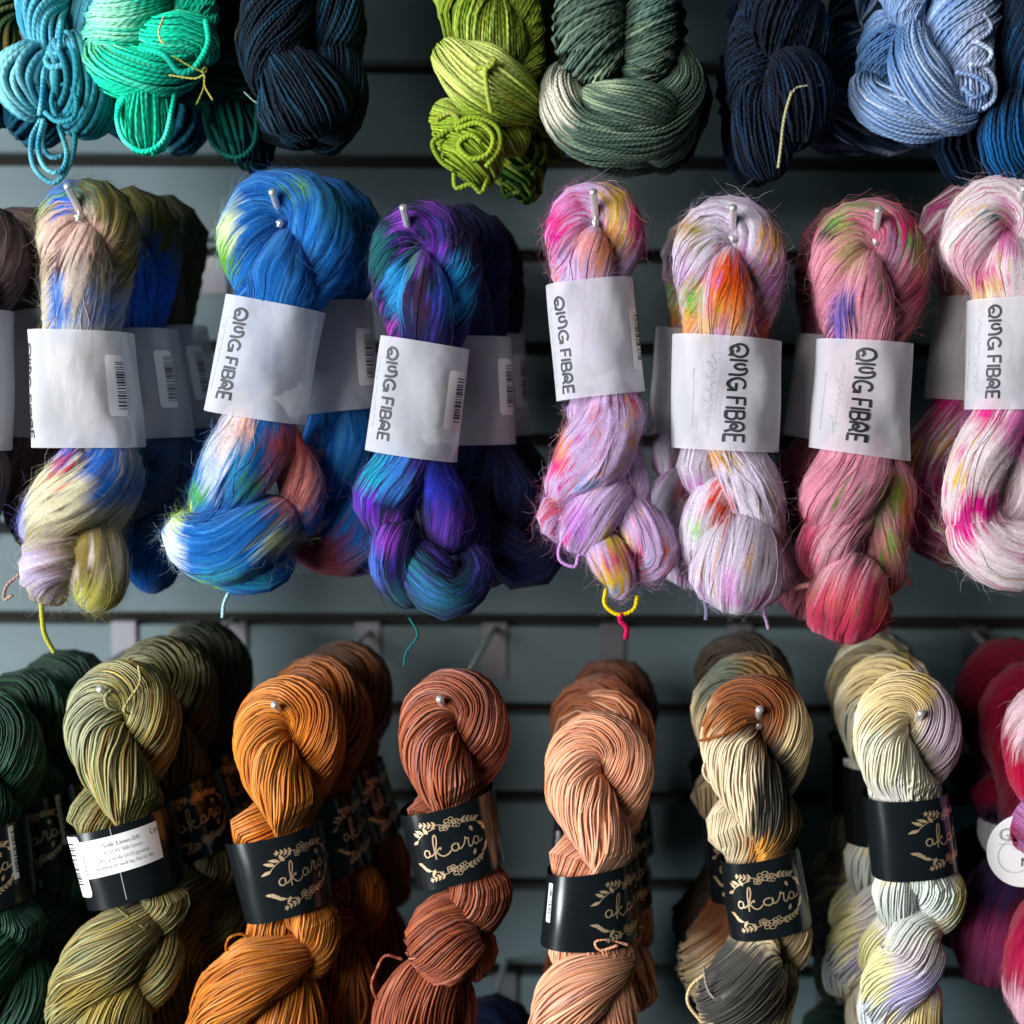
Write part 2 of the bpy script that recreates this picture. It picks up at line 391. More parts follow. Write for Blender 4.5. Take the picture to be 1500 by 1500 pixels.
def add_fuzz(o, parent, paths, cols, cen, count, rng, band=None):
    """fine stray hairs: most lie along the strands, some stand out as a halo"""
    S0, Mn, _ = paths.shape
    i = rng.integers(0, S0, count); j = rng.integers(1, Mn-2, count)
    if band is not None:
        keep = band(i, j); i, j = i[keep], j[keep]; count = len(i)
    p0 = paths[i, j]; T = paths[i, j+1]-paths[i, j-1]; T /= np.linalg.norm(T, axis=1)[:, None]+1e-9
    rad = p0-cen[j]; rad /= np.linalg.norm(rad, axis=1)[:, None]+1e-9
    halo = rng.random(count) < 0.45
    side_ = np.cross(T, rad)
    sg = rng.choice([-1, 1], count)[:, None]
    up = np.where(halo, rng.uniform(0.3, 1.1, count), rng.uniform(0.05, 0.22, count))[:, None]
    dirv = rad*up+T*sg+side_*rng.normal(0, 1.0, count)[:, None]
    dirv /= np.linalg.norm(dirv, axis=1)[:, None]
    ln = np.where(halo, rng.gamma(3.0, 0.0010, count)+0.001, rng.uniform(0.006, 0.020, count))
    curl = rng.normal(0, .8, (count, 3))-rad*np.where(halo, 0.3, 0.25)[:, None]
    S = 4; t = np.linspace(0, 1, S)
    p = p0[:, None]+rad[:, None]*0.0004+ln[:, None, None]*(dirv[:, None]*t[None, :, None]+curl[:, None]*(t**2)[None, :, None]*np.where(halo, 0.85, 0.22)[:, None, None])
    q1 = np.cross(dirv, rng.normal(0, 1, (count, 3)))
    p = p+(ln*np.where(halo, 0.22, 0.08))[:, None, None]*q1[:, None]*np.sin(t*np.pi*1.9)[None, :, None]
    sd_ = np.cross(dirv, rng.normal(0, 1, (count, 3))); sd_ /= np.linalg.norm(sd_, axis=1)[:, None]+1e-9
    w = np.where(halo, 0.000028, 0.00007)[:, None]*(1-0.6*t)[None]
    vl = p+sd_[:, None]*w[..., None]; vr = p-sd_[:, None]*w[..., None]
    V = np.stack([vl, vr], 2).reshape(-1, 3)
    b_ = np.arange(count)[:, None]*S*2; k = np.arange(S-1)[None]
    f = np.stack([b_+2*k, b_+2*k+1, b_+2*k+3, b_+2*k+2], -1).reshape(-1, 4)
    c = np.repeat(cols[i, j], S*2, axis=0)
    h = mesh_obj('fuzz', V, f, M['fuzz'], o, np.clip(c*np.repeat(rng.uniform(0.7, 1.6, count), S*2)[:, None]+0.01, 0, 1), loc=np.array(parent['_loc'])); h['kind'] = 'stuff'

def cord(part, pts, dia, dye_or_col, parent, d, kind='wool', tf=None, inv=None, sides=7, rng=None):
    """single loose strand: pts (px,py,dz)"""
    rng = rng or RNG
    q = [P(x, y, d+dz/1000) for x, y, dz in pts]
    c, s = spline(q, 0.0012)
    if tf: c = tf(c)
    v, f, uv = strands_mesh(c[None], np.full((1, len(c)), dia*0.0005), sides, 0.0012)
    if isinstance(dye_or_col, str): C = np.broadcast_to(lin(dye_or_col), (len(v), 3))
    else: C = np.repeat(dye_or_col(c[None], rng, inv).reshape(-1, 3), sides, 0)
    base = np.arange(sides)
    caps = np.vstack([base[::-1], base+(len(c)-1)*sides])
    return mesh_obj(part, v, [f, caps], M[kind], parent, C, np.vstack([uv, np.zeros((2*sides, 2))]))

def ring(hx, hy, R, lean=0.0, f=1.0):
    """control points of the hanging loop round the hook hole, from the back leg up and over and down the front leg"""
    b = [(-0.40, 2.30, -2, .44), (-0.44, 1.84, -2, .44), (-0.06, 1.42, -20, .42), (0.42, 0.90, -12, .46), (0.53, 0.24, -1, .51),
         (0.34, -0.28, 2, .50), (-0.02, -0.38, 2, .49), (-0.36, -0.14, 4, .51), (-0.44, 0.36, 7, .54), (-0.26, 0.86, 13, .58), (0.06, 1.40, 17, .55), (0.34, 1.98, 10, .46)]
    return [(hx+(x+lean*y)*R, hy+y*R, z*f*R/84, r*R) for x, y, z, r in b]

# ------------------------------------------------------------------ labels
class Band:
    def __init__(self, TL, TR, BL, BR, d, dep=0.72, tf=None, crink=0.0, seed=1):
        a, b_, c, e = (P(*p, d) for p in (TL, TR, BL, BR))
        self.ct, self.cb = (a+b_)/2, (c+e)/2; self.rt, self.rb = (b_-a)/2, (e-c)/2
        self.hw = np.linalg.norm(self.rt); self.h = np.linalg.norm(self.cb-self.ct)
        self.dep = dep*self.hw; self.m = mpp(d); self.tf = tf; self.crink = crink
        r = np.random.default_rng(seed); self.ph = r.uniform(0, 6.28, 6)
    def S(self, th, v, out=0.0):
        th, v = np.broadcast_arrays(np.asarray(th, float), np.asarray(v, float))
        cs, sn = np.cos(th), np.sin(th)
        ex = 0.86
        cx, sx = np.sign(cs)*np.abs(cs)**ex, np.sign(sn)*np.abs(sn)**ex
        ph = self.ph
        cr = self.crink*(0.5*np.sin(2.3*th+5*v+ph[0])+0.35*np.sin(5*th-7*v+ph[1])+0.25*np.sin(9*v+3*th+ph[2])*np.sin(4*th+ph[3]))
        dep = self.dep*(1+cr)+out
        R = self.rt[None]*(1-v.ravel()[:, None])+self.rb[None]*v.ravel()[:, None]
        Cc = self.ct[None]*(1-v.ravel()[:, None])+self.cb[None]*v.ravel()[:, None]
        k = (1+out/self.hw+0.15*cr.ravel())
        p = Cc+R*(sx.ravel()*k)[:, None]
        p[:, 1] -= cx.ravel()*dep.ravel()
        if self.tf: p = self.tf(p)
        return p.reshape(th.shape+(3,))
    def squash(self, p):
        """draw yarn in so that it passes through the paper band"""
        q = p.reshape(-1, 3).copy()
        ax = self.cb-self.ct; L2 = ax.dot(ax); v = (q-self.ct)@ax/L2
        near = (v > -0.45) & (v < 1.45)
        vv = np.clip(v[near], 0, 1)[:, None]; C = self.ct*(1-vv)+self.cb*vv; hw = np.linalg.norm(self.rt*(1-vv)+self.rb*vv, axis=1)
        rd = (self.rt+self.rb); rd = rd/np.linalg.norm(rd)
        e = q[near]-C; u = e@rd; w = -e[:, 1]
        rho = np.sqrt((u/hw)**2+(w/self.dep)**2)+1e-9
        o = np.maximum(np.maximum(-v[near], v[near]-1), 0)
        lim = 0.86+2.6*np.clip(o-0.01, 0, None)**1.15
        # soft limit
        k = np.where(rho > lim*0.8, lim*(0.8+0.2*np.tanh((rho/lim-0.8)/0.2))/rho, 1.0)
        q[near] += (k-1)[:, None]*(u[:, None]*rd+np.stack([0*w, -w, 0*w], 1))
        return q.reshape(p.shape)
    def xy(self, x, y, out):
        """x along the paper in photo pixels from the middle of the front, y down from the upper edge"""
        return self.S(np.asarray(x)*self.m/self.hw, np.asarray(y)*self.m/self.h, out)

def band_obj(parent, B, mat, name='label_band'):
    n, r = 56, 10
    th = np.linspace(-np.pi, np.pi, n, endpoint=False); v = np.linspace(0, 1, r)
    V = B.S(th[None, :], v[:, None]).reshape(-1, 3)
    i = np.arange(r-1)[:, None]; k = np.arange(n)[None]; k2 = (k+1) % n
    f = np.stack([i*n+k, (i+1)*n+k, (i+1)*n+k2, i*n+k2], -1).reshape(-1, 4)
    return mesh_obj(name, V, f, mat, parent)

def strokes_mesh(name, B, strokes, w, mat, parent, root, out=0.00025):
    """strokes: list of (k,2) polylines in label pixels; w = width in pixels (or per stroke)"""
    Vs, Fs, base = [], [], 0
    for i, st in enumerate(strokes):
        st = np.asarray(st, float); ww = w[i] if isinstance(w, (list, tuple)) else w
        if len(st) < 2: continue
        t = np.gradient(st, axis=0); t /= np.linalg.norm(t, axis=1)[:, None]+1e-9
        nrm = np.stack([-t[:, 1], t[:, 0]], 1)*ww/2
        a, b_ = st+nrm, st-nrm
        p = np.stack([a, b_], 1)
        V = B.xy(p[..., 0], p[..., 1], out).reshape(-1, 3)
        k = np.arange(len(st)-1)
        Vs.append(V); Fs.append(np.stack([2*k, 2*k+1, 2*k+3, 2*k+2], 1)+base); base += len(V)
    return mesh_obj(name, np.vstack(Vs), np.vstack(Fs), mat, parent, loc=np.array(root['_loc']), smooth=False)

def fills_mesh(name, B, polys, mat, parent, root, out=0.00025):
    """convex outlines as centre fans"""
    Vs, Fs, base = [], [], 0
    for pl in polys:
        pl = np.asarray(pl, float); c = pl.mean(0)[None]; q = np.vstack([c, pl])
        Vs.append(B.xy(q[:, 0], q[:, 1], out)); n = len(pl); k = np.arange(n)
        Fs.append(np.stack([0*k, 1+k, 1+(k+1) % n], 1)+base); base += n+1
    return mesh_obj(name, np.vstack(Vs), np.vstack(Fs), mat, parent, loc=np.array(root['_loc']), smooth=False)

def arc(cx, cy, rx, ry, a0, a1, n=18):
    a = np.radians(np.linspace(a0, a1, n)); return np.stack([cx+rx*np.cos(a), cy+ry*np.sin(a)], 1)
def bez(*p, n=14):
    p = np.asarray(p, float); t = np.linspace(0, 1, n)[:, None]
    if len(p) == 3: return (1-t)**2*p[0]+2*t*(1-t)*p[1]+t*t*p[2]
    return (1-t)**3*p[0]+3*t*(1-t)**2*p[1]+3*t*t*(1-t)*p[2]+t**3*p[3]
def seg(*p, n=6):
    p = np.asarray(p, float); o = [p[:1]]
    for a, b_ in zip(p[:-1], p[1:]): o.append(a+(b_-a)*np.linspace(0, 1, n+1)[1:, None])
    return np.vstack(o)

# letters in units: advance x to the right, y up 0..1 (cap height)
def word_strokes():
    S = []; x = 0
    def put(sts, w):
        nonlocal x
        for s in sts: S.append(np.asarray(s)+[x, 0])
        x += w
    put([arc(.52, .5, .46, .46, 215, 575, 30), np.vstack([arc(.42, .22, .22, .2, 20, 330, 18), seg((.6, .12), (.95, .0))])], 1.12)   # Q with a looped tail
    put([seg((.1, 0), (.1, 1))], .26)
    put([np.vstack([arc(.30, .62, .20, .34, 120, 430, 22), bez((.38, .92), (.62, 1.12), (.88, .95), (.9, .5)), seg((.9, .5), (.9, 0))])], 1.06)  # looped N
    put([np.vstack([arc(.5, .5, .42, .48, 42, 335, 26)]), seg((.42, .42), (.95, .42), (.95, 0))], 1.42)  # G
    put([seg((.08, 0), (.08, 1), (.62, 1)), seg((.08, .52), (.55, .52))], .72)
    put([seg((.1, 0), (.1, 1))], .26)
    put([seg((.08, 0), (.08, 1)), np.vstack([seg((.08, .97), (.4, .97)), arc(.4, .745, .22, .225, 90, -90), seg((.4, .52), (.08, .52))]),
         np.vstack([seg((.08, .52), (.42, .52)), arc(.42, .27, .26, .25, 90, -90), seg((.42, .02), (.08, .02))])], .80)
    put([np.vstack([seg((.08, 0), (.08, .55)), arc(.40, .60, .32, .38, 180, -60, 20), arc(.42, .42, .18, .16, 20, -250, 16), seg((.5, .5), (.78, 0))])], .92)  # looped R
    put([seg((.62, 0), (.08, 0), (.08, 1), (.62, 1)), seg((.08, .5), (.56, .5))], .66)
    return S, x
WORD, WORD_W = word_strokes()

def vert_word(x0, y0, length, cap, slant=0.0):
    """word that reads downwards, capitals' heads to the right"""
    k = length/WORD_W; return [np.stack([x0+s[:, 1]*cap+slant*(s[:, 0]*k), y0+s[:, 0]*k], 1) for s in WORD]
def handwriting(x0, y0, length, h, slant, seed):
    """thin script that reads downwards: a tall first letter, then uneven joined loops"""
    r = np.random.default_rng(seed); pts = [(h*1.0, 0), (h*0.2, 2), (-h*0.35, 5), (h*0.05, 9)]
    y = 10.0
    while y < length-6:
        k = r.integers(4); w = r.uniform(7, 11)
        if k == 0: pts += [(h*.35, y+w*.3), (h*.30, y+w*.6), (-h*.15, y+w*.35), (-h*.05, y+w*.9)]
        elif k == 1: pts += [(h*.4, y+w*.45), (-h*.1, y+w*.5), (h*.3, y+w*.9), (-h*.1, y+w)]
        elif k == 2: pts += [(h*.3, y+w*.4), (-h*.1, y+w*.6), (-h*.9, y+w*.3), (-h*.2, y+w*.95)]
        else: pts += [(h*.45, y+w*.3), (0, y+w*.55), (0, y+w)]
        y += w
    q, _ = spline([(p[0], p[1], 0) for p in pts], 1.1)
    return [np.stack([x0+q[:, 0]+slant*q[:, 1], y0+q[:, 1]], 1)]

def qing_label(sk, B, x0, y0=18, length=138, cap=22, slant=-0.06, stick=None, script=True, seed=3):
    """vellum wrapper: dark word, thin handwriting, tiny line, price sticker"""
    lb = band_obj(sk, B, M['vellum'])
    if x0 is not None:
        strokes_mesh('lettering', B, vert_word(x0, y0, length, cap, slant), 3.6, M['ink'], lb, sk)
        if script:
            strokes_mesh('handwriting', B, handwriting(x0-18, y0+14, length*0.82, 10, slant*1.6-0.02, seed), 0.65, M['pale_ink'], lb, sk)
            r = np.random.default_rng(seed); ds = []; y = y0+38
            while y < y0+118:
                l = r.uniform(3, 8); ds.append(seg((x0-47+slant*(y-y0), y), (x0-47+slant*(y+l-y0), y+l), n=2)); y += l+1.6
            strokes_mesh('fine_print', B, ds, 1.5, M['pale_ink'], lb, sk)
    if stick:
        sx, sy, w, h = stick
        sticker(sk, lb, B, sx, sy, w, h, horiz=True)
    return lb

def rrect(x, y, w, h, r, n=5):
    o = []
    for cx, cy, a in ((x+w-r, y+h-r, 0), (x+r, y+h-r, 90), (x+r, y+r, 180), (x+w-r, y+r, 270)):
        o.append(arc(cx, cy, r, r, a, a+90, n))
    return np.vstack(o)
def sticker(sk, lb, B, x, y, w, h, horiz=True, out=0.0004, bars=(0.45, 0.95)):
    # strips so the paper follows the curve
    nx = 8; xs = np.linspace(x, x+w, nx*2+1); r = min(w, h)*0.16
    top = np.where(xs < x+r, y+r-np.sqrt(np.clip(r*r-(x+r-xs)**2, 0, None)), np.where(xs > x+w-r, y+r-np.sqrt(np.clip(r*r-(xs-x-w+r)**2, 0, None)), y))
    bot = 2*y+h-top
    nr = 12; fr = np.linspace(0, 1, nr)[None]
    V = B.xy(np.repeat(xs[:, None], nr, 1), top[:, None]*(1-fr)+bot[:, None]*fr, out).reshape(-1, 3)
    k = np.arange(len(xs)-1)[:, None]; r0 = np.arange(nr-1)[None]
    f = np.stack([k*nr+r0, k*nr+r0+1, (k+1)*nr+r0+1, (k+1)*nr+r0], -1).reshape(-1, 4)
    mesh_obj('price_sticker', V, f, M['white_paper'], lb, loc=np.array(sk['_loc']))
    r_ = np.random.default_rng(int(abs(x*7+y))); st, ws = [], []; yy = y+h*0.12
    while yy < y+h*0.88:
        ww = r_.choice([1.0, 1.6, 2.6]); st.append(seg((x+w*bars[0], yy), (x+w*bars[1], yy), n=16)); ws.append(ww); yy += ww+r_.choice([1.2, 2.0, 3.0])
    strokes_mesh('barcode', B, st, ws, M['ink'], lb, sk, out+0.0004)

def leaf(x, y, ang, l, w):
    a = math.radians(ang); t = np.linspace(0, 1, 7); hw = w*np.sin(np.pi*t**0.8)/2
    up = np.stack([t*l, hw], 1); dn = np.stack([t[::-1][1:-1]*l, -hw[::-1][1:-1]], 1); p = np.vstack([up, dn])
    R = np.array([[math.cos(a), math.sin(a)], [-math.sin(a), math.cos(a)]]); return p@R+[x, y]
def sprig(x, y, ang, n, step, l, w, strokes, fills, spread=45):
    a = math.radians(ang); dx, dy = math.cos(a), math.sin(a)
    strokes.append(seg((x, y), (x+dx*step*n, y+dy*step*n)))
    for i in range(1, n+1):
        f = 1-0.35*i/n
        for s in (-1, 1): fills.append(leaf(x+dx*step*i, y+dy*step*i, ang+s*spread, l*f, w*f))
    fills.append(leaf(x+dx*step*n, y+dy*step*n, ang, l*.7, w*.7))
def foil_print(sk, lb, B, x0, y0, slope=0.0, sc=1.0):
    """copper wreath of sprigs and blossoms round a script word; x0,y0 the middle of the print in label pixels"""
    st, fl = [], []
    for sg in (-1, 1):
        oy = 34*sg
        sprig(-6, oy*0.98, 180-12*sg, 4, 5.5, 8, 3.2, st, fl)
        sprig(10, oy*1.0, -14*sg if sg > 0 else 14, 4, 5.5, 8, 3.2, st, fl)
        st.append(bez((-12, oy*.9), (-34, oy*.78), (-40, oy*.45)))
        st.append(bez((14, oy*.85), (36, oy*.8), (44, oy*.4)))
        for (x, y, a, l) in ((-28, oy*.78, 205, 13), (-34, oy*.66, 215, 12), (-22, oy*.72, 120*sg if sg > 0 else -120, 12), (-38, oy*.5, 160 if sg < 0 else 200, 11),
                             (28, oy*.78, -15, 12), (36, oy*.62, -35*sg, 12), (41, oy*.48, 60*sg*-1, 11), (24, oy*.6, -70*sg, 9)):
            fl.append(leaf(x, y, a, l, 4.6))
        for bx, by, rr in ((2, oy*1.0, 3.6), (9, oy*.88, 3.2), (-4, oy*.84, 2.6)):
            for q in range(5): st.append(arc(bx+rr*1.1*math.cos(q*1.257), by+rr*1.1*math.sin(q*1.257), rr*.7, rr*.7, 0, 360, 9))
    # script word
    def a_(x): return [arc(x, 2, 5.5, 5.5, -40, 300, 20), bez((x+5, -3), (x+4, 7), (x+7, 9), (x+13, 3))]
    st2 = a_(-36)+[bez((-23, 4), (-14, -8), (-13, -26), (-18, -24)), bez((-18, -24), (-23, -18), (-21, 2), (-21, 13)), bez((-21, 5), (-14, -4), (-8, -6), (-12, 0)), bez((-17, 3), (-12, 12), (-4, 13), (1, 5))]
    st2 += a_(8)+[bez((21, 3), (24, 0), (26, -5), (26, -9)), bez((26, -9), (27, -5), (31, -5), (32, -6)), bez((32, -6), (30, 0), (30, 8), (34, 8)), bez((34, 8), (37, 8), (38, 5), (40, 2))]+a_(46)
    def mp(p): p = np.asarray(p)*sc; return np.stack([p[:, 0]+x0, p[:, 1]+y0+slope*p[:, 0]], 1)
    st2 = [(np.asarray(p)+[-4, 0])*[.8, .9] for p in st2]; fl = [np.asarray(p)*[1.12, 1] for p in fl]
    strokes_mesh('foil_lettering', B, [mp(p) for p in st2], 2.0, M['foil'], lb, sk)
    fills_mesh('foil_leaves', B, [mp(p) for p in fl], M['foil'], lb, sk)
    strokes_mesh('foil_stems', B, [mp(np.asarray(p)*[1.12, 1]) for p in st], 1.1, M['foil'], lb, sk)

def text_on(sk, lb, B, body, x, y, size, mat, name='print', slope=0.0, vertical=False):
    cu = bpy.data.curves.new('t', 'FONT'); cu.body = body; cu.size = 1.0; cu.resolution_u = 2
    o = bpy.data.objects.new('t', cu); col.objects.link(o)
    dg = bpy.context.evaluated_depsgraph_get(); me = bpy.data.meshes.new_from_object(o.evaluated_get(dg))
    V = np.array([v.co[:] for v in me.vertices]); F = [list(p.vertices) for p in me.polygons]
    bpy.data.objects.remove(o); bpy.data.curves.remove(cu); bpy.data.meshes.remove(me)
    xx = x+V[:, 0]*size; yy = y-V[:, 1]*size+slope*(V[:, 0]*size)
    W = B.xy(xx, yy, 0.0005)
    me = bpy.data.meshes.new(name); me.from_pydata([tuple(w-np.array(sk['_loc'])) for w in W], [], F); me.materials.append(mat)
    ob = bpy.data.objects.new(name, me); col.objects.link(ob); ob.parent = lb
    return ob
# ------------------------------------------------------------------ skeins
DF = 0.225
def mring(hx, hy, R, mir=False, lean=0.0, f=1.0):
    r = ring(0, 0, R, lean, f)
    if mir: r = [(-x, y, z, q) for x, y, z, q in r]
    return [(hx+x, hy+y, z, q) for x, y, z, q in r]

def skein(spec, label, group=None, shift=0.0, rot=0.0, sway=0.0, lod=1.0, base=None, blobs=None, streaks=None, wrapper=True, jit=0.0, seed=0, cords=True, name='yarn_skein'):
    rng = np.random.default_rng(100+seed)
    d = spec.get('d', DF); hole = spec['hole']
    tf = inv = None
    if shift or rot or sway: tf, inv = xf(d, shift, rot, hole, sway)
    loc = P(*hole, d)
    if tf: loc = tf(loc[None])[0]
    sk = thing(name, label, 'yarn', loc, group)
    dye = Dye(base or spec['base'], spec.get('blobs', ()) if blobs is None else blobs, spec.get('streaks', ()) if streaks is None else streaks, d,
              spec.get('var', 0.05 if spec['kind'] == 'mohair' else 0.12), spec.get('jit', 13 if spec['kind'] == 'mohair' else 9), spec.get('bs', 0.84) if spec['kind'] == 'mohair' else 1.0, 0.09 if spec['kind'] == 'mohair' else 0.0)
    if spec.get('specks') and blobs is None:
        r_ = np.random.default_rng(seed); x0, x1, y0, y1, cs, nn = spec['specks']
        for _ in range(int(nn*2.2)):
            p = P(r_.uniform(x0, x1), r_.uniform(y0, y1), d); q = r_.uniform(1.5, 5.5)*mpp(d)
            dye.blobs.append((p[0], p[2], q, q*1.8, lin(cs[r_.integers(len(cs))]), 0.8))
    kind = spec['kind']; tot = spec.get('fuzz', 0)
    bd = spec['wrap'].band(d) if 'wrap' in spec else None
    for part, pts, hel in spec['bundles']:
        ln = sum(math.hypot(a[0]-b_[0], a[1]-b_[1]) for a, b_ in zip(pts[:-1], pts[1:]))
        fz = int(tot*ln/100*(1 if lod >= 1 else 0.2)) if tot else 0
        bundle(part, pts, kind, dye, sk, d, hel, tf, inv, lod, rng, jit=jit, fuzz=fz, band=bd)
    if wrapper and 'wrap' in spec: (spec.get('wrap_back', spec['wrap']) if shift else spec['wrap'])(sk, tf, d)
    if cords:
        for part, pts, dia, c in spec.get('cords', ()):
            cord(part, pts, dia, dye if c is None else c, sk, d, 'wool', tf, inv, rng=rng)
    return sk

def hook(hx, hy, tip=True, label='', d=DF, length=0.245, up=0.0165, group='chrome hooks in the slat wall'):
    """slat wall hook: back plate in a groove, straight rod, upturned end"""
    c = P(hx, hy, d); r = 0.0024
    t = thing('wall_hook', label, 'hook', (c[0], 0, c[2]), group)
    ar = [np.array([c[0], -0.001, c[2]+0.018]), np.array([c[0], -0.06, c[2]+0.0125]), np.array([c[0], -(length-0.016), c[2]-0.0005]), np.array([c[0], -(length-0.008), c[2]+0.0022]), np.array([c[0]-0.0005, -(length+0.008), c[2]+up])]
    q, s = spline(ar[-4:], 0.003); q = np.vstack([ar[0][None], q])
    v, f, uv = strands_mesh(q[None], np.full((1, len(q)), r), 12, 0.004)
    mesh_obj('rod', v, f, M['chrome'], t)
    # rounded end cap
    e = q[-1]; T = q[-1]-q[-2]; T /= np.linalg.norm(T); A = np.cross(T, [1.0, 0.02, 0]); A /= np.linalg.norm(A); B_ = np.cross(T, A)
    V, n = [], 14
    for h, rr in ((-0.0012, 1.08), (0.0, 1.12), (0.0012, 1.02), (0.0019, 0.7), (0.0021, 0.25)):
        a = np.arange(n)*2*np.pi/n; V.append(e+T*h+r*rr*(np.cos(a)[:, None]*A+np.sin(a)[:, None]*B_))
    V = np.vstack(V); i = np.arange(4)[:, None]; k = np.arange(n)[None]; k2 = (k+1) % n
    f = np.stack([i*n+k, i*n+k2, (i+1)*n+k2, (i+1)*n+k], -1).reshape(-1, 4)
    mesh_obj('tip', V, [f, (np.arange(n)+4*n)[None]], M['chrome'], t)
    # back plate hangs over the lip of the nearest groove above
    gz = z_groove+math.ceil((c[2]-z_groove+0.004)/PIT)*PIT
    box_mesh('back_plate', (c[0]-0.0105, -0.0026, c[2]-0.026), (c[0]+0.0105, -0.0004, gz-GR/2+0.003), M['zinc'], t, 0.0005)
    box_mesh('back_lip', (c[0]-0.0105, -0.0003, gz-GR/2+0.0012), (c[0]+0.0105, 0.010, gz-GR/2+0.0032), M['zinc'], t, 0.0004)
    return t

def mtop(hx, hy, R, lx, ly, lx2, ly2):
    """mohair top: a loop whose two legs flank the ply that is pulled forward through it"""
    L_ = [(lx2-.28*R, ly2-40, -6, .40), (lx-.40*R, ly+10, -8, .42), (hx-.50*R, hy+.85*R, -4, .49), (hx-.54*R, hy+.22*R, 2, .53), (hx-.33*R, hy-.28*R, 3, .51), (hx, hy-.38*R, 3, .48),
          (hx+.33*R, hy-.28*R, 3, .51), (hx+.54*R, hy+.22*R, 1, .53), (hx+.50*R, hy+.88*R, -6, .48), (lx+.36*R, ly+10, -10, .42), (lx2+.28*R, ly2-40, -8, .40)]
    f = [(hx, hy+.04*R, -2, .10), (hx+.1*(lx-hx), hy+.28*R, 9, .28), (hx+.4*(lx-hx), hy+.68*R, 15, .46), (hx+.8*(lx-hx), min(hy+1.25*R, ly-4), 17, .56), (lx, ly+36, 8, .50), (lx2, ly2-30, 4, .44)]
    return [('hanging_loop', [(x, y, z, r*R) for x, y, z, r in L_], 38), ('front_ply', [(x, y, z, r*R) for x, y, z, r in f], 9)]
# ---- wrappers
def w_qing(TL, TR, BL, BR, x0, dep=0.78, crink=0.09, seed=2, **k):
    def f(sk, tf, d):
        B = Band(TL, TR, BL, BR, d, dep, tf, crink, seed); qing_label(sk, B, x0, seed=seed, **k)
    f.band = lambda d: Band(TL, TR, BL, BR, d, dep)
    return f
def w_foil(TL, TR, BL, BR, x0, y0=None, dep=0.82, slope=0.0, sc=1.08, stick=None):
    def f(sk, tf, d):
        B = Band(TL, TR, BL, BR, d, dep, tf, 0.015, int(abs(TL[0]))); lb = band_obj(sk, B, M['black_paper'])
        if x0 is not None: foil_print(sk, lb, B, x0, B.h/B.m/2 if y0 is None else y0, slope, sc)
        if stick: sticker(sk, lb, B, *stick)
    f.band = lambda d: Band(TL, TR, BL, BR, d, dep)
    return f

SP = {}
# ================= middle row: mohair
SP['m1'] = dict(kind='mohair', hole=(130, 322), base='#b0a494', specks=(20, 210, 262, 900, ['#4a3034', '#3a4a80', '#5a4438', '#d8ccc0'], 70), fuzz=850,
  bundles=[*mtop(130, 322, 72, 120, 486, 130, 655),
           ('lower_ply', [(150, 600, 2, 40), (150, 665, 8, 52), (115, 715, 14, 60), (72, 758, 10, 44), (60, 800, -6, 30)], 12),
           ('side_ply', [(175, 640, -8, 30), (180, 700, -10, 34), (140, 765, -8, 40), (110, 790, -10, 34)], 20),
           ('end_knot', [(120, 775, -4, 30), (85, 805, 8, 48), (65, 845, 6, 38), (90, 885, -4, 20)], 55),
           ('end_loop', [(125, 760, -6, 30), (140, 800, 0, 46), (145, 855, 2, 44), (130, 895, 0, 26)], 10)],
  blobs=[(95, 290, 40, 42, '#3f6fe0'), (128, 282, 40, 18, '#4f8a74'), (185, 330, 34, 100, '#6a6238'), (160, 270, 40, 16, '#6d6a3a'), (75, 330, 20, 60, '#8fa06a'),
         (122, 372, 62, 56, '#dcb6ac'), (100, 350, 40, 40, '#e0c0b4'), (105, 398, 34, 30, '#5c4044'), (140, 455, 20, 20, '#4a3c48'), (100, 452, 90, 44, '#6f95dd'), (140, 430, 22, 60, '#c9b9b0'), (115, 455, 26, 20, '#5a79b8'), (66, 450, 14, 60, '#d8c9a4'),
         (130, 530, 60, 50, '#cfcab8'), (130, 660, 70, 26, '#4d78d8'), (110, 720, 70, 60, '#d6cfb0'), (118, 680, 18, 18, '#c83d5c'), (140, 665, 14, 30, '#2c2a3a'), (180, 690, 22, 60, '#3d74cf'),
         (45, 740, 18, 60, '#8f97e0'), (70, 790, 22, 22, '#a29a55'), (80, 830, 50, 44, '#c9bedd'), (100, 820, 18, 40, '#a58a96'), (145, 800, 34, 50, '#8d7d4c'), (150, 870, 50, 36, '#a6a158'), (120, 880, 22, 20, '#b3b85e')],
  cords=[('tail', [(60, 870, 6), (62, 905, 8), (66, 930, 8), (80, 956, 6)], 3.2, '#a9ab4e'), ('loose_loop', [(30, 840, 2), (10, 858, 4), (6, 878, 4), (18, 872, 6)], 2.2, '#a58a80')],
  wrap=w_qing((48, 484), (192, 488), (54, 655), (208, 655), -88, seed=4, crink=0.12, y0=20, length=135, cap=22, slant=0.06, stick=(50, 34, 34, 88)))

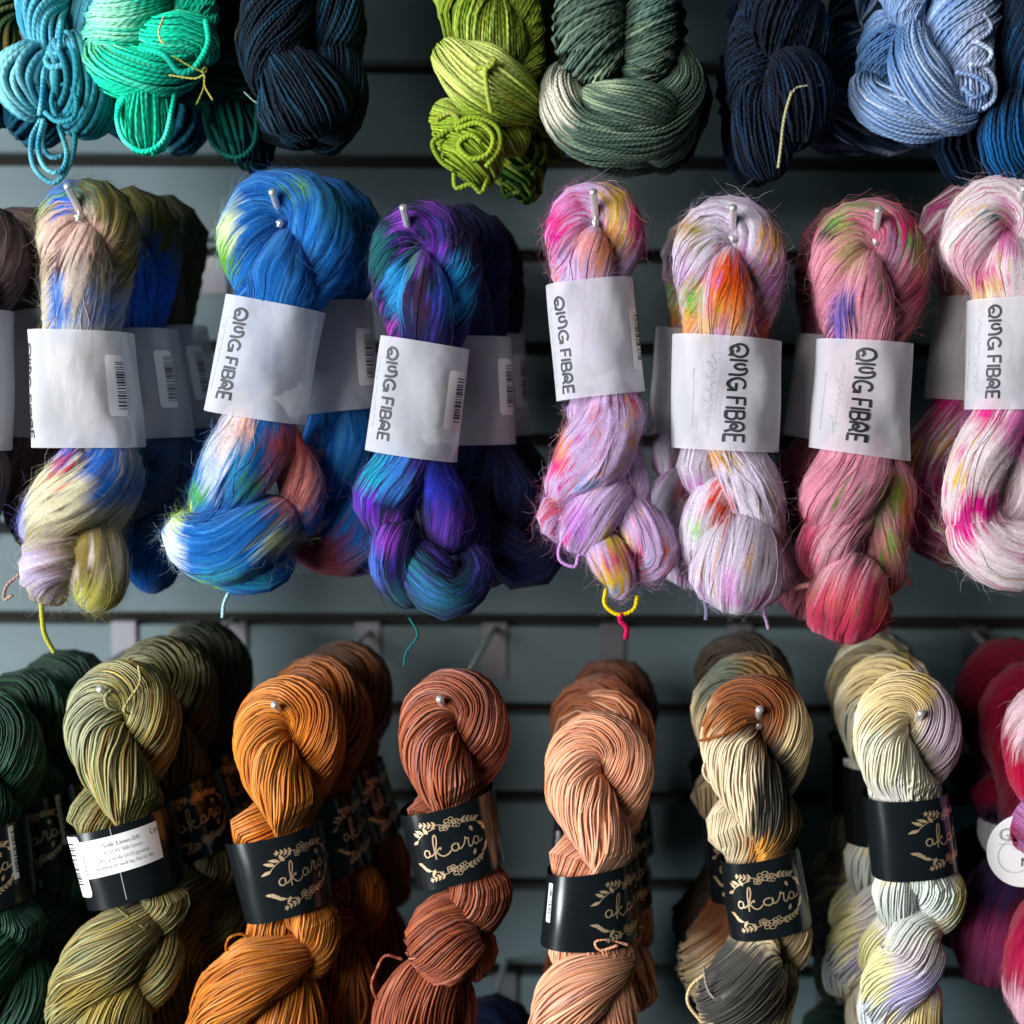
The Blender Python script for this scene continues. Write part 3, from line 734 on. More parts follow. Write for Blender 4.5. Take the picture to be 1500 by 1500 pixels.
SP['m2'] = dict(kind='mohair', hole=(420, 330), base='#3068b0', fuzz=850,
  bundles=[*mtop(422, 330, 98, 404, 445, 373, 611),
           ('lower_ply', [(385, 580, 2, 44), (372, 640, 10, 60), (345, 690, 14, 56), (315, 735, 6, 40), (300, 760, -8, 26)], -6),
           ('side_ply', [(420, 620, -8, 30), (440, 690, -4, 36), (440, 750, -6, 32), (430, 790, -12, 22)], 28),
           ('end_knot', [(430, 740, -8, 28), (385, 770, 10, 50), (330, 800, 14, 62), (285, 790, 8, 50), (268, 755, -4, 30)], -14),
           ('end_loop', [(300, 800, -6, 34), (340, 838, 0, 34), (390, 835, -2, 34), (420, 800, -10, 30)], 20)],
  streaks=[('#234f94', .35), ('#4f8ac6', .35)],
  blobs=[(340, 340, 26, 60, '#cfdcb0'), (335, 385, 26, 26, '#5f9a3c'), (340, 300, 16, 30, '#88b0d0'), (450, 285, 18, 10, '#5f9a50'), (500, 290, 30, 60, '#3a78a8'),
         (360, 640, 30, 70, '#e6d3d4'), (378, 630, 14, 40, '#e9b4a6'), (330, 680, 20, 60, '#b7c6da'), (305, 720, 24, 20, '#4f9a50'), (375, 690, 24, 50, '#3f86b8'), (385, 715, 20, 18, '#4f9455'),
         (440, 650, 40, 34, '#b85a5a'), (440, 710, 40, 50, '#d88a84'), (425, 790, 26, 26, '#bfc89a'), (268, 790, 26, 50, '#dbe6ee'), (272, 745, 22, 20, '#b9d860'), (310, 855, 24, 16, '#6fa33f'), (360, 840, 60, 18, '#3f8fa8')],
  cords=[('tail', [(335, 868, 2), (328, 885, 4), (326, 905, 6)], 2.4, '#9fc6d2')],
  wrap=w_qing((335, 432), (474, 458), (303, 600), (444, 622), -38, seed=5, y0=16, length=132, cap=22, slant=-0.02))

SP['m3'] = dict(kind='mohair', hole=(605, 352), base='#1c2048', bs=0.66, fuzz=800,
  bundles=[*mtop(622, 362, 80, 622, 502, 602, 668),
           ('lower_ply', [(610, 640, 0, 36), (585, 690, 10, 56), (565, 735, 10, 52), (575, 785, -2, 34)], 8),
           ('side_ply', [(640, 650, 0, 34), (650, 705, 6, 46), (655, 760, 4, 42), (660, 810, -6, 34)], 14),
           ('end_knot', [(600, 750, 4, 24), (580, 790, 14, 40), (585, 840, 10, 42), (620, 880, 0, 34)], 10),
           ('end_loop', [(615, 800, -4, 28), (620, 830, 12, 42), (655, 868, 14, 44), (695, 845, 4, 32), (690, 800, -8, 28)], -20)],
  streaks=[('#241d3c', .4), ('#4a3f9e', .3)],
  blobs=[(560, 370, 30, 60, '#23585c'), (640, 310, 34, 26, '#7d3fae'), (600, 330, 20, 26, '#8f4fc0'), (690, 370, 34, 70, '#1c1430'), (600, 296, 60, 18, '#161a30'), (560, 320, 30, 30, '#18283a'), (640, 375, 40, 24, '#6a359c'),
         (590, 430, 26, 60, '#4aa0d8'), (615, 385, 12, 24, '#47866a'), (628, 440, 22, 50, '#3c2440'), (668, 420, 34, 60, '#3f9ad0'), (655, 430, 12, 60, '#4a50b8'), (575, 485, 26, 14, '#b04ab0'),
         (560, 690, 26, 30, '#3aa8c8'), (590, 690, 22, 60, '#4f86d8'), (545, 740, 30, 26, '#6a3ab8'), (525, 720, 14, 50, '#36406e'), (655, 710, 40, 50, '#3a3fb0'), (660, 770, 40, 40, '#5a3a98'), (580, 780, 30, 26, '#9a4fc0'), (560, 820, 20, 40, '#5a7ad8'),
         (620, 830, 26, 26, '#2a6f74'), (650, 870, 60, 40, '#2a5a6c'), (640, 850, 20, 16, '#4a78b8'), (690, 850, 24, 40, '#1f3f52'), (590, 880, 30, 30, '#244c5c')],
  cords=[('tail', [(600, 905, 0), (612, 930, 2), (596, 955, 2), (592, 975, 2)], 1.8, '#1f5a5c')],
  wrap=w_qing((560, 492), (686, 512), (536, 658), (669, 677), -44, seed=6, y0=14, length=134, cap=20, slant=0.02, stick=(48, 34, 40, 86)))

SP['m4'] = dict(kind='mohair', hole=(874, 330), base='#c6abd0', specks=(795, 990, 262, 870, ['#c03a7a', '#d8a050', '#b04a90', '#6a3a5a', '#d86a6a'], 70), fuzz=850,
  bundles=[*mtop(871, 326, 70, 863, 413, 880, 580),
           ('lower_ply', [(905, 560, 2, 38), (900, 610, 10, 48), (870, 665, 14, 56), (832, 705, 8, 36), (815, 735, -4, 24)], -12),
           ('side_ply', [(850, 570, -8, 30), (870, 620, -16, 34), (915, 680, -6, 30), (928, 735, -2, 28), (905, 770, -10, 24)], 30),
           ('middle_ply', [(920, 710, 0, 24), (885, 735, 12, 38), (855, 775, 12, 38), (840, 805, 0, 22)], -8),
           ('end_knot', [(905, 735, -4, 28), (945, 775, 8, 38), (962, 815, 6, 34), (930, 850, 0, 26)], 24),
           ('end_loop', [(870, 775, -4, 22), (892, 815, 14, 34), (910, 850, 10, 28), (900, 872, 0, 14)], 10),
           ('tuft', [(850, 735, -6, 20), (812, 745, 6, 24), (805, 770, 4, 18), (830, 790, -2, 14)], 40)],
  blobs=[(815, 345, 22, 50, '#c83a8c'), (830, 300, 26, 26, '#cf86b8'), (850, 315, 12, 40, '#b04a78'), (905, 290, 24, 40, '#d8ae50'), (935, 330, 16, 50, '#c84f7a'), (905, 350, 18, 30, '#d8c860'), (860, 370, 24, 30, '#e39a9c'), (890, 365, 18, 40, '#d88f70'), (835, 390, 22, 30, '#c9b4d8'),
         (822, 680, 20, 24, '#d84f86'), (825, 655, 12, 20, '#e29a80'), (860, 700, 20, 10, '#6f9ac8'), (925, 590, 10, 14, '#d84f6a'), (805, 745, 26, 22, '#b85a6a'), (850, 770, 20, 40, '#bb86cf'),
         (905, 800, 26, 30, '#dcc052'), (935, 810, 8, 40, '#c83a5c'), (895, 840, 24, 24, '#d8b24a'), (895, 865, 16, 8, '#3a86b8'), (948, 835, 10, 10, '#2f8ea0'), (980, 815, 10, 16, '#c8605a'), (950, 770, 24, 30, '#c4a8d0')],
  cords=[('loose_loop', [(815, 765, 10), (838, 745, 14), (845, 770, 16), (822, 795, 14), (820, 820, 14), (842, 830, 14), (850, 812, 12), (880, 820, 10)], 2.4, '#bb8cc8'),
         ('tie_loop', [(888, 862, 8), (886, 885, 10), (905, 900, 11), (928, 893, 10), (934, 872, 8)], 2.8, '#d8b83a'), ('tail', [(912, 898, 11), (908, 908, 11), (918, 920, 11), (916, 936, 11)], 3.6, '#b02a50')],
  wrap=w_qing((800, 420), (926, 407), (815, 588), (945, 573), -54, seed=7, y0=20, length=138, cap=20, slant=0.02, stick=(58, 46, 30, 88)))

SP['m5'] = dict(kind='mohair', hole=(1072, 352), base='#cdc1d3', specks=(983, 1160, 283, 890, ['#a05aa0', '#5a3a3a', '#c87ac0', '#c8903a', '#3a3030'], 60), fuzz=850,
  bundles=[*mtop(1067, 356, 80, 1064, 496, 1062, 658),
           ('lower_ply', [(1040, 600, 0, 40), (1080, 665, 10, 44), (1105, 725, 14, 44), (1120, 785, 4, 32), (1120, 820, -8, 26)], -8),
           ('side_ply', [(1035, 630, -2, 34), (1022, 680, 0, 36), (1050, 720, -10, 34), (1090, 760, -16, 34)], 12),
           ('middle_ply', [(1085, 695, -6, 24), (1050, 735, 6, 40), (1030, 785, 6, 36), (1030, 830, -6, 30)], -10),
           ('end_fan', [(1090, 755, 0, 30), (1085, 800, 14, 68), (1080, 845, 12, 78), (1080, 885, 0, 44)], 6),
           ('end_loop', [(1120, 790, -6, 26), (1140, 830, 2, 28), (1130, 870, 0, 22)], 30)],
  streaks=[('#b9a8bd', .3), ('#ddd5dd', .35)],
  blobs=[(1065, 430, 42, 62, '#dd6a3a', .35), (1070, 400, 16, 26, '#d84f34'), (1035, 480, 26, 24, '#d9b088'), (1075, 480, 40, 20, '#e0a070'), (1118, 480, 24, 30, '#dd7040'), (1007, 470, 14, 30, '#d98a4a'), (1018, 345, 18, 20, '#8a7a34'), (1000, 330, 14, 30, '#b89a80'), (1130, 360, 22, 34, '#d09a54'),
         (1010, 440, 16, 20, '#5fae3a'), (1010, 425, 20, 12, '#b0a04a'), (1120, 400, 26, 30, '#c4a0bc'), (1130, 420, 14, 30, '#b86aa8'), (1088, 385, 8, 20, '#cf8ac4'), (1000, 400, 16, 26, '#b490b4'),
         (1050, 735, 22, 26, '#d85a48'), (1060, 745, 12, 20, '#b0452e'), (1022, 775, 12, 10, '#9cc880'), (1060, 665, 22, 12, '#b88a3a'), (1000, 720, 14, 16, '#b06aa0'), (1062, 850, 18, 30, '#c88ac0'), (1100, 870, 30, 8, '#b05aa0')],
  cords=[('tail', [(1032, 880, 4), (1035, 895, 5), (1034, 908, 5)], 3.0, '#6a6a80'), ('tail', [(1120, 878, 4), (1120, 898, 6), (1126, 922, 6)], 2.6, '#a487b0')],
  wrap=w_qing((984, 490), (1145, 501), (983, 655), (1141, 662), 2, seed=8, y0=10, length=140, cap=22, slant=-0.04))

SP['m6'] = dict(kind='mohair', hole=(1278, 356), base='#cb8599', specks=(1165, 1358, 296, 900, ['#8a2a4a', '#5a7a3a', '#40282c', '#c8506a'], 50), fuzz=850,
  bundles=[*mtop(1272, 362, 84, 1266, 501, 1258, 664),
           ('lower_ply', [(1270, 620, 0, 44), (1250, 680, 10, 62), (1222, 730, 12, 58), (1200, 775, -4, 34)], 4),
           ('side_ply', [(1300, 640, -6, 30), (1305, 710, -4, 38), (1300, 770, 2, 36), (1295, 830, 0, 34), (1290, 870, -8, 28)], -22),
           ('middle_ply', [(1280, 740, -4, 24), (1240, 765, 10, 40), (1210, 800, 10, 44), (1200, 845, -2, 32)], -10),
           ('end_fan', [(1270, 815, 2, 28), (1250, 855, 14, 62), (1240, 895, 10, 70), (1240, 925, 0, 46)], 6)],
  streaks=[('#b86c80', .35), ('#dcaab4', .35)],
  blobs=[(1225, 330, 26, 20, '#8f9a5a'), (1220, 320, 10, 14, '#5aa04a'), (1240, 370, 22, 40, '#b59a74'), (1205, 345, 14, 16, '#3a2f30'), (1320, 330, 30, 34, '#b83a62'), (1345, 390, 16, 40, '#98784a'), (1320, 360, 16, 12, '#5f9a48'), (1300, 370, 20, 30, '#8f6a86'), (1260, 300, 30, 10, '#7f9a5a'), (1340, 430, 18, 40, '#b0526a'),
         (1228, 470, 18, 46, '#6a5aa0'), (1238, 470, 8, 30, '#3a3050'), (1335, 490, 18, 14, '#c86a52'), (1205, 400, 22, 40, '#d0909e'), (1310, 720, 26, 26, '#7a8a3e'), (1280, 750, 26, 20, '#9a9a78'), (1325, 760, 12, 60, '#b0603c'), (1300, 810, 30, 50, '#b08070'), (1300, 800, 12, 14, '#6f9a48'),
         (1252, 800, 14, 26, '#4a3038'), (1175, 800, 16, 60, '#a84058'), (1205, 800, 26, 40, '#d4a0ac'), (1245, 890, 110, 64, '#a83850'), (1220, 866, 30, 18, '#c06060'), (1290, 870, 20, 24, '#c46a50')],
  cords=[('tail', [(1200, 855, 6), (1180, 858, 8), (1163, 862, 8)], 4.0, '#d8a09a'), ('tail', [(1318, 840, 0), (1330, 850, 2), (1334, 858, 2)], 3.0, '#6a3a34')],
  wrap=w_qing((1197, 497), (1336, 505), (1184, 655), (1331, 675), -14, seed=9, crink=0.14, y0=12, length=134, cap=21, slant=-0.05))

SP['m7'] = dict(kind='mohair', hole=(1484, 325), base='#dcc8cf', specks=(1365, 1540, 262, 860, ['#c83a88', '#d8a0b8', '#d8b050'], 40), fuzz=800,
  bundles=[*mtop(1474, 335, 96, 1490, 440, 1486, 600),
           ('lower_ply', [(1480, 580, 0, 46), (1450, 640, 10, 50), (1425, 700, 12, 42), (1425, 760, 6, 42), (1470, 810, 4, 50)], 4),
           ('side_ply', [(1500, 610, -2, 40), (1510, 680, 2, 44), (1490, 740, -4, 40), (1450, 770, -12, 34)], -12),
           ('end_loop', [(1410, 740, 0, 30), (1430, 790, 8, 48), (1480, 815, 10, 56), (1540, 790, 2, 50)], 8)],
  streaks=[('#ece2e2', .4)],
  blobs=[(1410, 400, 34, 50, '#d8a8b8'), (1430, 415, 18, 18, '#c84a88'), (1462, 345, 16, 50, '#d070a8'), (1445, 320, 14, 8, '#3a7a70'), (1440, 430, 30, 12, '#d8b870'), (1440, 600, 20, 34, '#cf3a80'), (1490, 630, 40, 50, '#d878b4'), (1430, 740, 44, 26, '#c82f80'), (1400, 770, 16, 30, '#cc3a86'), (1395, 700, 10, 14, '#d8b050'), (1480, 810, 16, 14, '#c870a0')],
  wrap=w_qing((1418, 441), (1560, 437), (1414, 600), (1556, 600), -52, seed=10, y0=10, length=134, cap=21, slant=-0.01))

SP['m0'] = dict(kind='mohair', hole=(-40, 350), base='#564848', fuzz=250,
  bundles=[*mtop(-38, 360, 78, -50, 462, -53, 650),
           ('lower_ply', [(-30, 590, 0, 42), (-40, 680, 8, 56), (-50, 760, 4, 50), (-40, 830, -4, 36)], 10)],
  streaks=[('#3c3040', .4), ('#70605a', .3)], blobs=[],
  wrap=w_qing((-115, 470), (14, 455), (-118, 640), (12, 660), None, seed=11, stick=(44, 42, 34, 88)))

# ================= bottom row: silk and linen
def low(hx, hy, R, label_pts, after, helix=40):
    return [('twisted_ply', label_pts+mring(hx, hy, R)[1:-1]+after, helix)]
SP['b2'] = dict(kind='silk', hole=(172, 1026), base='#968d62',
  bundles=low(178, 1036, 82, [(150, 1250, -6, 36), (138, 1205, 0, 40)], [(218, 1215, 10, 40), (228, 1265, 6, 38), (242, 1310, 8, 36), (232, 1350, -4, 32), (200, 1380, -18, 28)])+
          [('lower_ply', [(238, 1325, -12, 22), (205, 1352, 8, 40), (160, 1395, 14, 58), (118, 1450, 10, 46), (110, 1500, -4, 40), (140, 1560, -14, 36)], 24),
           ('side_ply', [(215, 1350, -14, 26), (236, 1395, 0, 34), (225, 1440, 2, 34), (195, 1475, -6, 30)], 40),
           ('end_loop', [(215, 1430, 0, 26), (180, 1470, 10, 50), (160, 1530, 8, 60), (165, 1600, 2, 50)], -14)],
  streaks=[('#6f7552', .45), ('#a08a46', .35), ('#9aa077', .3), ('#84603a', .2)], var=0.2,
  blobs=[(190, 1560, 120, 60, '#7a6a34'), (165, 1440, 60, 40, '#8f7c3e', 1.0), (130, 1040, 40, 60, '#95967a', 1.0)],
  cords=[('loose_strand', [(165, 1322, 24), (185, 1340, 22), (210, 1358, 22), (218, 1352, 18)], 1.8, None), ('loose_loop', [(165, 1010, 22), (155, 1020, 26), (158, 1034, 26), (172, 1040, 22)], 2.6, '#8f9070'),
         ('loose_strand', [(190, 1046, 20), (182, 1040, 26), (190, 1024, 22), (205, 1000, 19), (203, 975, 14)], 1.9, None)],
  wrap=lambda sk, tf, d: silk_label(sk, tf, d))
def silk_label(sk, tf, d):
    B = Band((106, 1213), (248, 1178), (136, 1322), (270, 1287), d, 0.8, tf, 0.012, 3); lb = band_obj(sk, B, M['black_paper'])
    xs = np.linspace(-46, 78, 30)
    V = B.xy(np.stack([xs, xs], 1), np.stack([np.full(30, 12.), np.full(30, 68.)], 1), 0.0003).reshape(-1, 3); k = np.arange(29)
    mesh_obj('printed_panel', V, np.stack([2*k, 2*k+1, 2*k+3, 2*k+2], 1), M['white_paper'], lb, loc=np.array(sk['_loc']))
    sticker(sk, lb, B, -82, 3, 44, 92, bars=(0.25, 0.62), out=0.0006)
    text_on(sk, lb, B, 'Silk Linen DK', -4, 27, 9, M['dim_ink']); text_on(sk, lb, B, '65/35 Silk Linen', -4, 37, 8, M['pale_ink'])
    text_on(sk, lb, B, '245 yards (115 grams)', -16, 48, 8, M['pale_ink']); text_on(sk, lb, B, 'Handwash and lay flat to dry', -24, 58, 7.5, M['pale_ink'])
    text_on(sk, lb, B, 'Lin', 62, 27, 13, M['dim_ink'])
    for sm in (seg((8, 0.5), (8, 12)), seg((8, 68), (8, 109))): strokes_mesh('seam', B, [sm], 1.0, M['pale_ink'], lb, sk)

silk_label.band = lambda d: Band((106, 1213), (248, 1178), (136, 1322), (270, 1287), d, 0.8)
SP['b2']['wrap'] = silk_label
SP['b3'] = dict(kind='silk', hole=(420, 1048), base='#bd7438',
  bundles=low(422, 1060, 82, [(385, 1270, -6, 36), (372, 1225, 0, 40)], [(452, 1235, 10, 40), (450, 1285, 6, 38), (455, 1335, 8, 38), (470, 1375, 0, 32), (455, 1420, -14, 28)])+
          [('side_ply', [(400, 1320, -4, 30), (400, 1360, 0, 40), (440, 1395, -8, 34), (480, 1420, -16, 30)], 40),
           ('lower_ply', [(462, 1385, -10, 22), (420, 1402, 8, 40), (365, 1430, 16, 58), (328, 1475, 12, 50), (320, 1530, 0, 46), (360, 1590, -10, 40)], 20),
           ('end_fan', [(430, 1400, -18, 24), (425, 1450, -6, 48), (420, 1510, 0, 66), (420, 1580, 0, 60)], 8)],
  streaks=[('#a4561f', .4), ('#d8955a', .4), ('#c97c34', .3)], var=0.14,
  cords=[('loose_loop', [(350, 1385, 16), (332, 1392, 18), (335, 1375, 18), (352, 1368, 16), (362, 1372, 14)], 1.8, None)],
  wrap=w_foil((333, 1226), (470, 1198), (364, 1340), (487, 1312), 50, slope=-0.10))

SP['b4'] = dict(kind='silk', hole=(655, 1040), base='#8c4a34',
  bundles=low(664, 1050, 82, [(640, 1250, -6, 38), (625, 1205, 0, 40)], [(690, 1215, 10, 42), (690, 1260, 8, 40), (705, 1310, 10, 46), (690, 1352, -6, 34), (655, 1375, -18, 28)])+
          [('lower_ply', [(705, 1340, -12, 20), (668, 1345, 8, 46), (652, 1378, 16, 60), (658, 1405, 6, 46), (690, 1420, -8, 26)], 66),
           ('side_ply', [(670, 1380, -10, 24), (705, 1385, 0, 26), (700, 1415, 0, 22), (680, 1425, -6, 16)], -40),
           ('end_fan', [(665, 1408, -10, 26), (632, 1440, 6, 52), (610, 1490, 10, 62), (600, 1560, 4, 60), (600, 1620, 0, 46)], -14),
           ('end_loop', [(665, 1425, -14, 22), (672, 1470, -4, 28), (668, 1530, 0, 32)], 5)],
  streaks=[('#6e3222', .4), ('#b4765e', .35), ('#9c5434', .3), ('#a06a62', .2)], var=0.16,
  blobs=[(625, 1470, 90, 50, '#8a4630', 1.0)],
  cords=[('loose_loop', [(590, 1405, 14), (565, 1400, 18), (552, 1420, 20), (545, 1445, 18), (560, 1475, 16), (580, 1480, 14)], 1.9, None), ('loose_strand', [(595, 1395, 18), (620, 1412, 24), (650, 1428, 26), (690, 1426, 20)], 1.9, None)],
  wrap=w_foil((587, 1186), (722, 1152), (613, 1293), (739, 1259), 6, slope=-0.02))

SP['b5'] = dict(kind='silk', hole=(873, 1112), base='#e0a284',
  bundles=low(876, 1110, 80, [(850, 1310, -6, 36), (838, 1268, 0, 38)], [(900, 1275, 10, 38), (880, 1320, 6, 40), (880, 1370, 8, 42), (905, 1400, 0, 30), (900, 1440, -14, 26)])+
          [('side_ply', [(835, 1350, -2, 34), (835, 1385, 4, 34), (850, 1420, -8, 30), (870, 1450, -14, 26)], 20),
           ('lower_ply', [(925, 1395, -8, 16), (892, 1415, 8, 38), (850, 1445, 14, 54), (826, 1490, 10, 52), (830, 1550, 0, 46), (860, 1610, -10, 36)], 26),
           ('end_loop', [(900, 1420, -10, 26), (898, 1470, 0, 36), (890, 1540, 2, 40)], -20)],
  streaks=[('#cf8a68', .4), ('#ecbca0', .4), ('#e2aa9a', .25)], var=0.12,
  cords=[('loose_loop', [(905, 1385, 22), (880, 1392, 24), (872, 1380, 24), (890, 1376, 22), (920, 1384, 18)], 1.9, None)],
  wrap=w_foil((802, 1272), (930, 1253), (792, 1376), (936, 1370), 60, slope=-0.05, stick=(-70, 12, 12, 62)))

SP['b6'] = dict(kind='silk', hole=(1110, 1055), base='#cbb795',
  bundles=low(1106, 1056, 82, [(1090, 1270, -6, 38), (1078, 1225, 0, 40)], [(1142, 1230, 10, 40), (1140, 1290, 6, 38), (1155, 1345, 2, 34), (1160, 1390, -8, 28), (1150, 1420, -18, 24)])+
          [('lower_ply', [(1130, 1360, -10, 26), (1100, 1382, 8, 50), (1088, 1425, 16, 66), (1085, 1470, 12, 66), (1090, 1520, 0, 50)], 60),
           ('side_ply', [(1140, 1400, -12, 20), (1146, 1435, 0, 26), (1135, 1480, 2, 28), (1110, 1540, 2, 50), (1105, 1620, 0, 46)], 20)],
  streaks=[('#dccbb0', .4), ('#b8a07c', .3)], var=0.13, jit=7,
  blobs=[(1110, 1010, 80, 60, '#7a421f', .4), (1160, 1050, 24, 50, '#8a5228', .4), (1050, 1060, 34, 22, '#94582c', .5), (1120, 1080, 20, 30, '#6f4a30'), (1175, 1085, 30, 70, '#d2bb93', .4), (1065, 1130, 52, 70, '#d8c4a6', .5), (1135, 1170, 36, 90, '#38352f', .3), (1165, 1215, 30, 50, '#6a5238', .5), (1065, 1215, 30, 60, '#dccbae', .5), (1115, 1235, 26, 30, '#c08a48', .6),
         (1085, 1430, 78, 72, '#3a3834', .25), (1172, 1370, 34, 60, '#cdb48e', .4), (1150, 1440, 26, 30, '#5a4a3c', .5), (1120, 1500, 60, 30, '#d8bf96', .4)],
  cords=[('loose_strand', [(1030, 1415, 20), (1040, 1455, 32), (1075, 1478, 36), (1130, 1488, 26)], 2.0, '#8a8078'), ('loose_loop', [(1035, 1425, 8), (1012, 1445, 10), (1008, 1470, 12), (1030, 1500, 12), (1050, 1530, 8)], 2.2, '#d8bf96'), ('loose_strand', [(1025, 1085, 18), (1060, 1075, 26), (1095, 1055, 22)], 1.9, '#8a4f2a'), ('loose_loop', [(1035, 1110, 14), (1030, 1130, 16), (1040, 1146, 16), (1055, 1148, 14)], 1.9, '#d8c4a6')],
  wrap=w_foil((1055, 1256), (1168, 1234), (1068, 1367), (1189, 1346), -2, slope=-0.02, stick=(74, 6, 6, 78)))

SP['b7'] = dict(kind='silk', hole=(1340, 1060), base='#ddd4bc',
  bundles=low(1326, 1052, 80, [(1320, 1230, -6, 36), (1298, 1180, 0, 40)], [(1356, 1190, 10, 42), (1345, 1240, 6, 40), (1372, 1290, 8, 42), (1375, 1330, 0, 36), (1350, 1360, -14, 28)])+
          [('side_ply', [(1310, 1260, 2, 34), (1312, 1310, 4, 36), (1316, 1350, -14, 32), (1284, 1390, -12, 28), (1280, 1430, -14, 24)], 10),
           ('lower_ply', [(1378, 1345, -10, 18), (1345, 1368, 8, 38), (1335, 1408, 14, 50), (1305, 1448, 12, 46), (1310, 1490, 0, 36), (1350, 1520, -10, 28)], 34),
           ('end_loop', [(1365, 1440, -8, 22), (1350, 1470, 6, 34), (1335, 1520, 6, 46), (1330, 1590, 0, 40)], -20),
           ('side_loop', [(1300, 1440, -6, 26), (1282, 1470, 0, 30), (1300, 1520, 4, 36)], 15)],
  streaks=[('#e8e2d2', .4), ('#d8c494', .22), ('#c6d0c4', .2)], var=0.09,
  blobs=[(1310, 1020, 60, 50, '#d9c294', .8), (1380, 1070, 40, 80, '#b8a4b0', .6), (1350, 1000, 14, 40, '#cbb070', .6), (1300, 1130, 60, 60, '#d2cdb4', .8), (1285, 1160, 40, 30, '#d4d0c8', .7), (1350, 1300, 60, 34, '#c9d2c6', .7), (1405, 1310, 16, 50, '#cfc27e', .6), (1315, 1320, 50, 40, '#ccd0cc', .7), (1330, 1385, 70, 30, '#d0c6c8', .6), (1330, 1430, 66, 34, '#b8aed4', .6), (1270, 1400, 26, 50, '#d2cc9a', .6), (1360, 1480, 40, 50, '#dcc890', .5), (1270, 1480, 20, 40, '#c4c8cc', .6)],
  wrap=w_foil((1264, 1163), (1388, 1154), (1276, 1279), (1403, 1266), 50, slope=-0.04))

SP['b1'] = dict(kind='silk', hole=(-30, 1085), base='#12392a',
  bundles=low(-24, 1085, 84, [(-50, 1290, -6, 36), (-60, 1240, -6, 38)], [(0, 1250, 10, 42), (10, 1300, 6, 40), (30, 1345, 6, 38), (25, 1385, -6, 32), (0, 1410, -18, 28)])+
          [('lower_ply', [(30, 1360, -12, 22), (0, 1385, 8, 44), (-30, 1430, 12, 56), (-40, 1500, 4, 50)], 24), ('end_loop', [(30, 1400, -10, 26), (45, 1450, 0, 40), (30, 1520, 2, 46), (20, 1580, 0, 40)], 18)],
  streaks=[('#123324', .4), ('#215238', .35)], var=0.2,
  wrap=w_foil((-92, 1225), (35, 1196), (-80, 1340), (50, 1310), 20, slope=-0.1, stick=(68, 4, 10, 80)))

SP['b8'] = dict(kind='mohair', hole=(1545, 1050), base='#8a1c38', fuzz=300,
  bundles=[('twisted_ply', [(1520, 1250, -6, 36), (1500, 1205, -6, 38)]+mring(1548, 1060, 84)[1:-1]+[(1560, 1230, 10, 44), (1560, 1300, 6, 40)], 34),
           ('lower_ply', [(1560, 1300, 0, 40), (1535, 1370, 10, 60), (1530, 1430, 10, 64), (1540, 1500, 0, 56)], 8)],
  blobs=[(1490, 1040, 30, 60, '#d8b8c0', .4), (1480, 1130, 26, 40, '#a82040', .4), (1510, 1200, 30, 60, '#b486b8', .5), (1500, 1390, 40, 40, '#b03050', .4), (1500, 1460, 50, 50, '#d8a8b8', .5)])
# ================= top row: plain wool, only the lower ends are in the picture
def hang(cx, A, Bq, helix=38, mir=False, R=84):
    """loop on a hook above the picture running down into the two given ply ends"""
    return [('twisted_ply', Bq[::-1]+mring(cx, -330, R, mir)[1:-1]+A, -helix if mir else helix)]
SP['t1'] = dict(kind='bulky', hole=(90, -320), base='#5a9cb0',
  bundles=hang(90, [(110, -150, 8, 40), (80, -60, 6, 42), (60, 20, 8, 34), (95, 90, 2, 30)], [(60, -150, -8, 40), (110, -60, -10, 42), (140, 30, -8, 40), (150, 100, -10, 36)])+
          [('lower_ply', [(75, 85, -4, 20), (50, 85, 10, 28), (28, 115, 12, 38), (45, 150, 6, 30), (70, 165, -2, 18)], -10),
           ('side_ply', [(85, 60, -2, 30), (120, 100, 6, 48), (125, 150, 4, 50), (100, 190, -6, 34)], 12)],
  streaks=[('#3d86a0', .4), ('#74b8c4', .35)], var=0.12, blobs=[(20, 110, 40, 50, '#86c2cc', .8), (140, 160, 50, 60, '#2f7482', .7)],
  cords=[('hanging_loop', [(60, 175, 14), (46, 205, 18), (50, 245, 20), (78, 268, 20), (100, 245, 18), (110, 205, 14), (105, 178, 12)], 3.2, None),
         ('hanging_loop', [(64, 175, 18), (56, 215, 22), (66, 245, 24), (88, 252, 22), (98, 225, 18), (86, 185, 14)], 3.2, None),
         ('hanging_loop', [(66, 180, 12), (62, 210, 14), (74, 230, 16), (92, 228, 16)], 3.2, None),
         ('curled_loop', [(66, 165, 20), (84, 178, 24), (108, 172, 26), (112, 145, 24), (100, 125, 22), (82, 128, 22), (76, 150, 22), (84, 172, 20)], 3.2, None),
         ('tie_knot', [(70, 78, 18), (90, 82, 22), (92, 95, 24), (74, 98, 24), (68, 86, 22), (86, 78, 20)], 4.0, '#62acbc'),
         ('loose_strand', [(90, 30, 20), (88, 55, 22), (84, 85, 22), (66, 100, 20), (62, 140, 18), (58, 170, 16)], 3.2, None)])
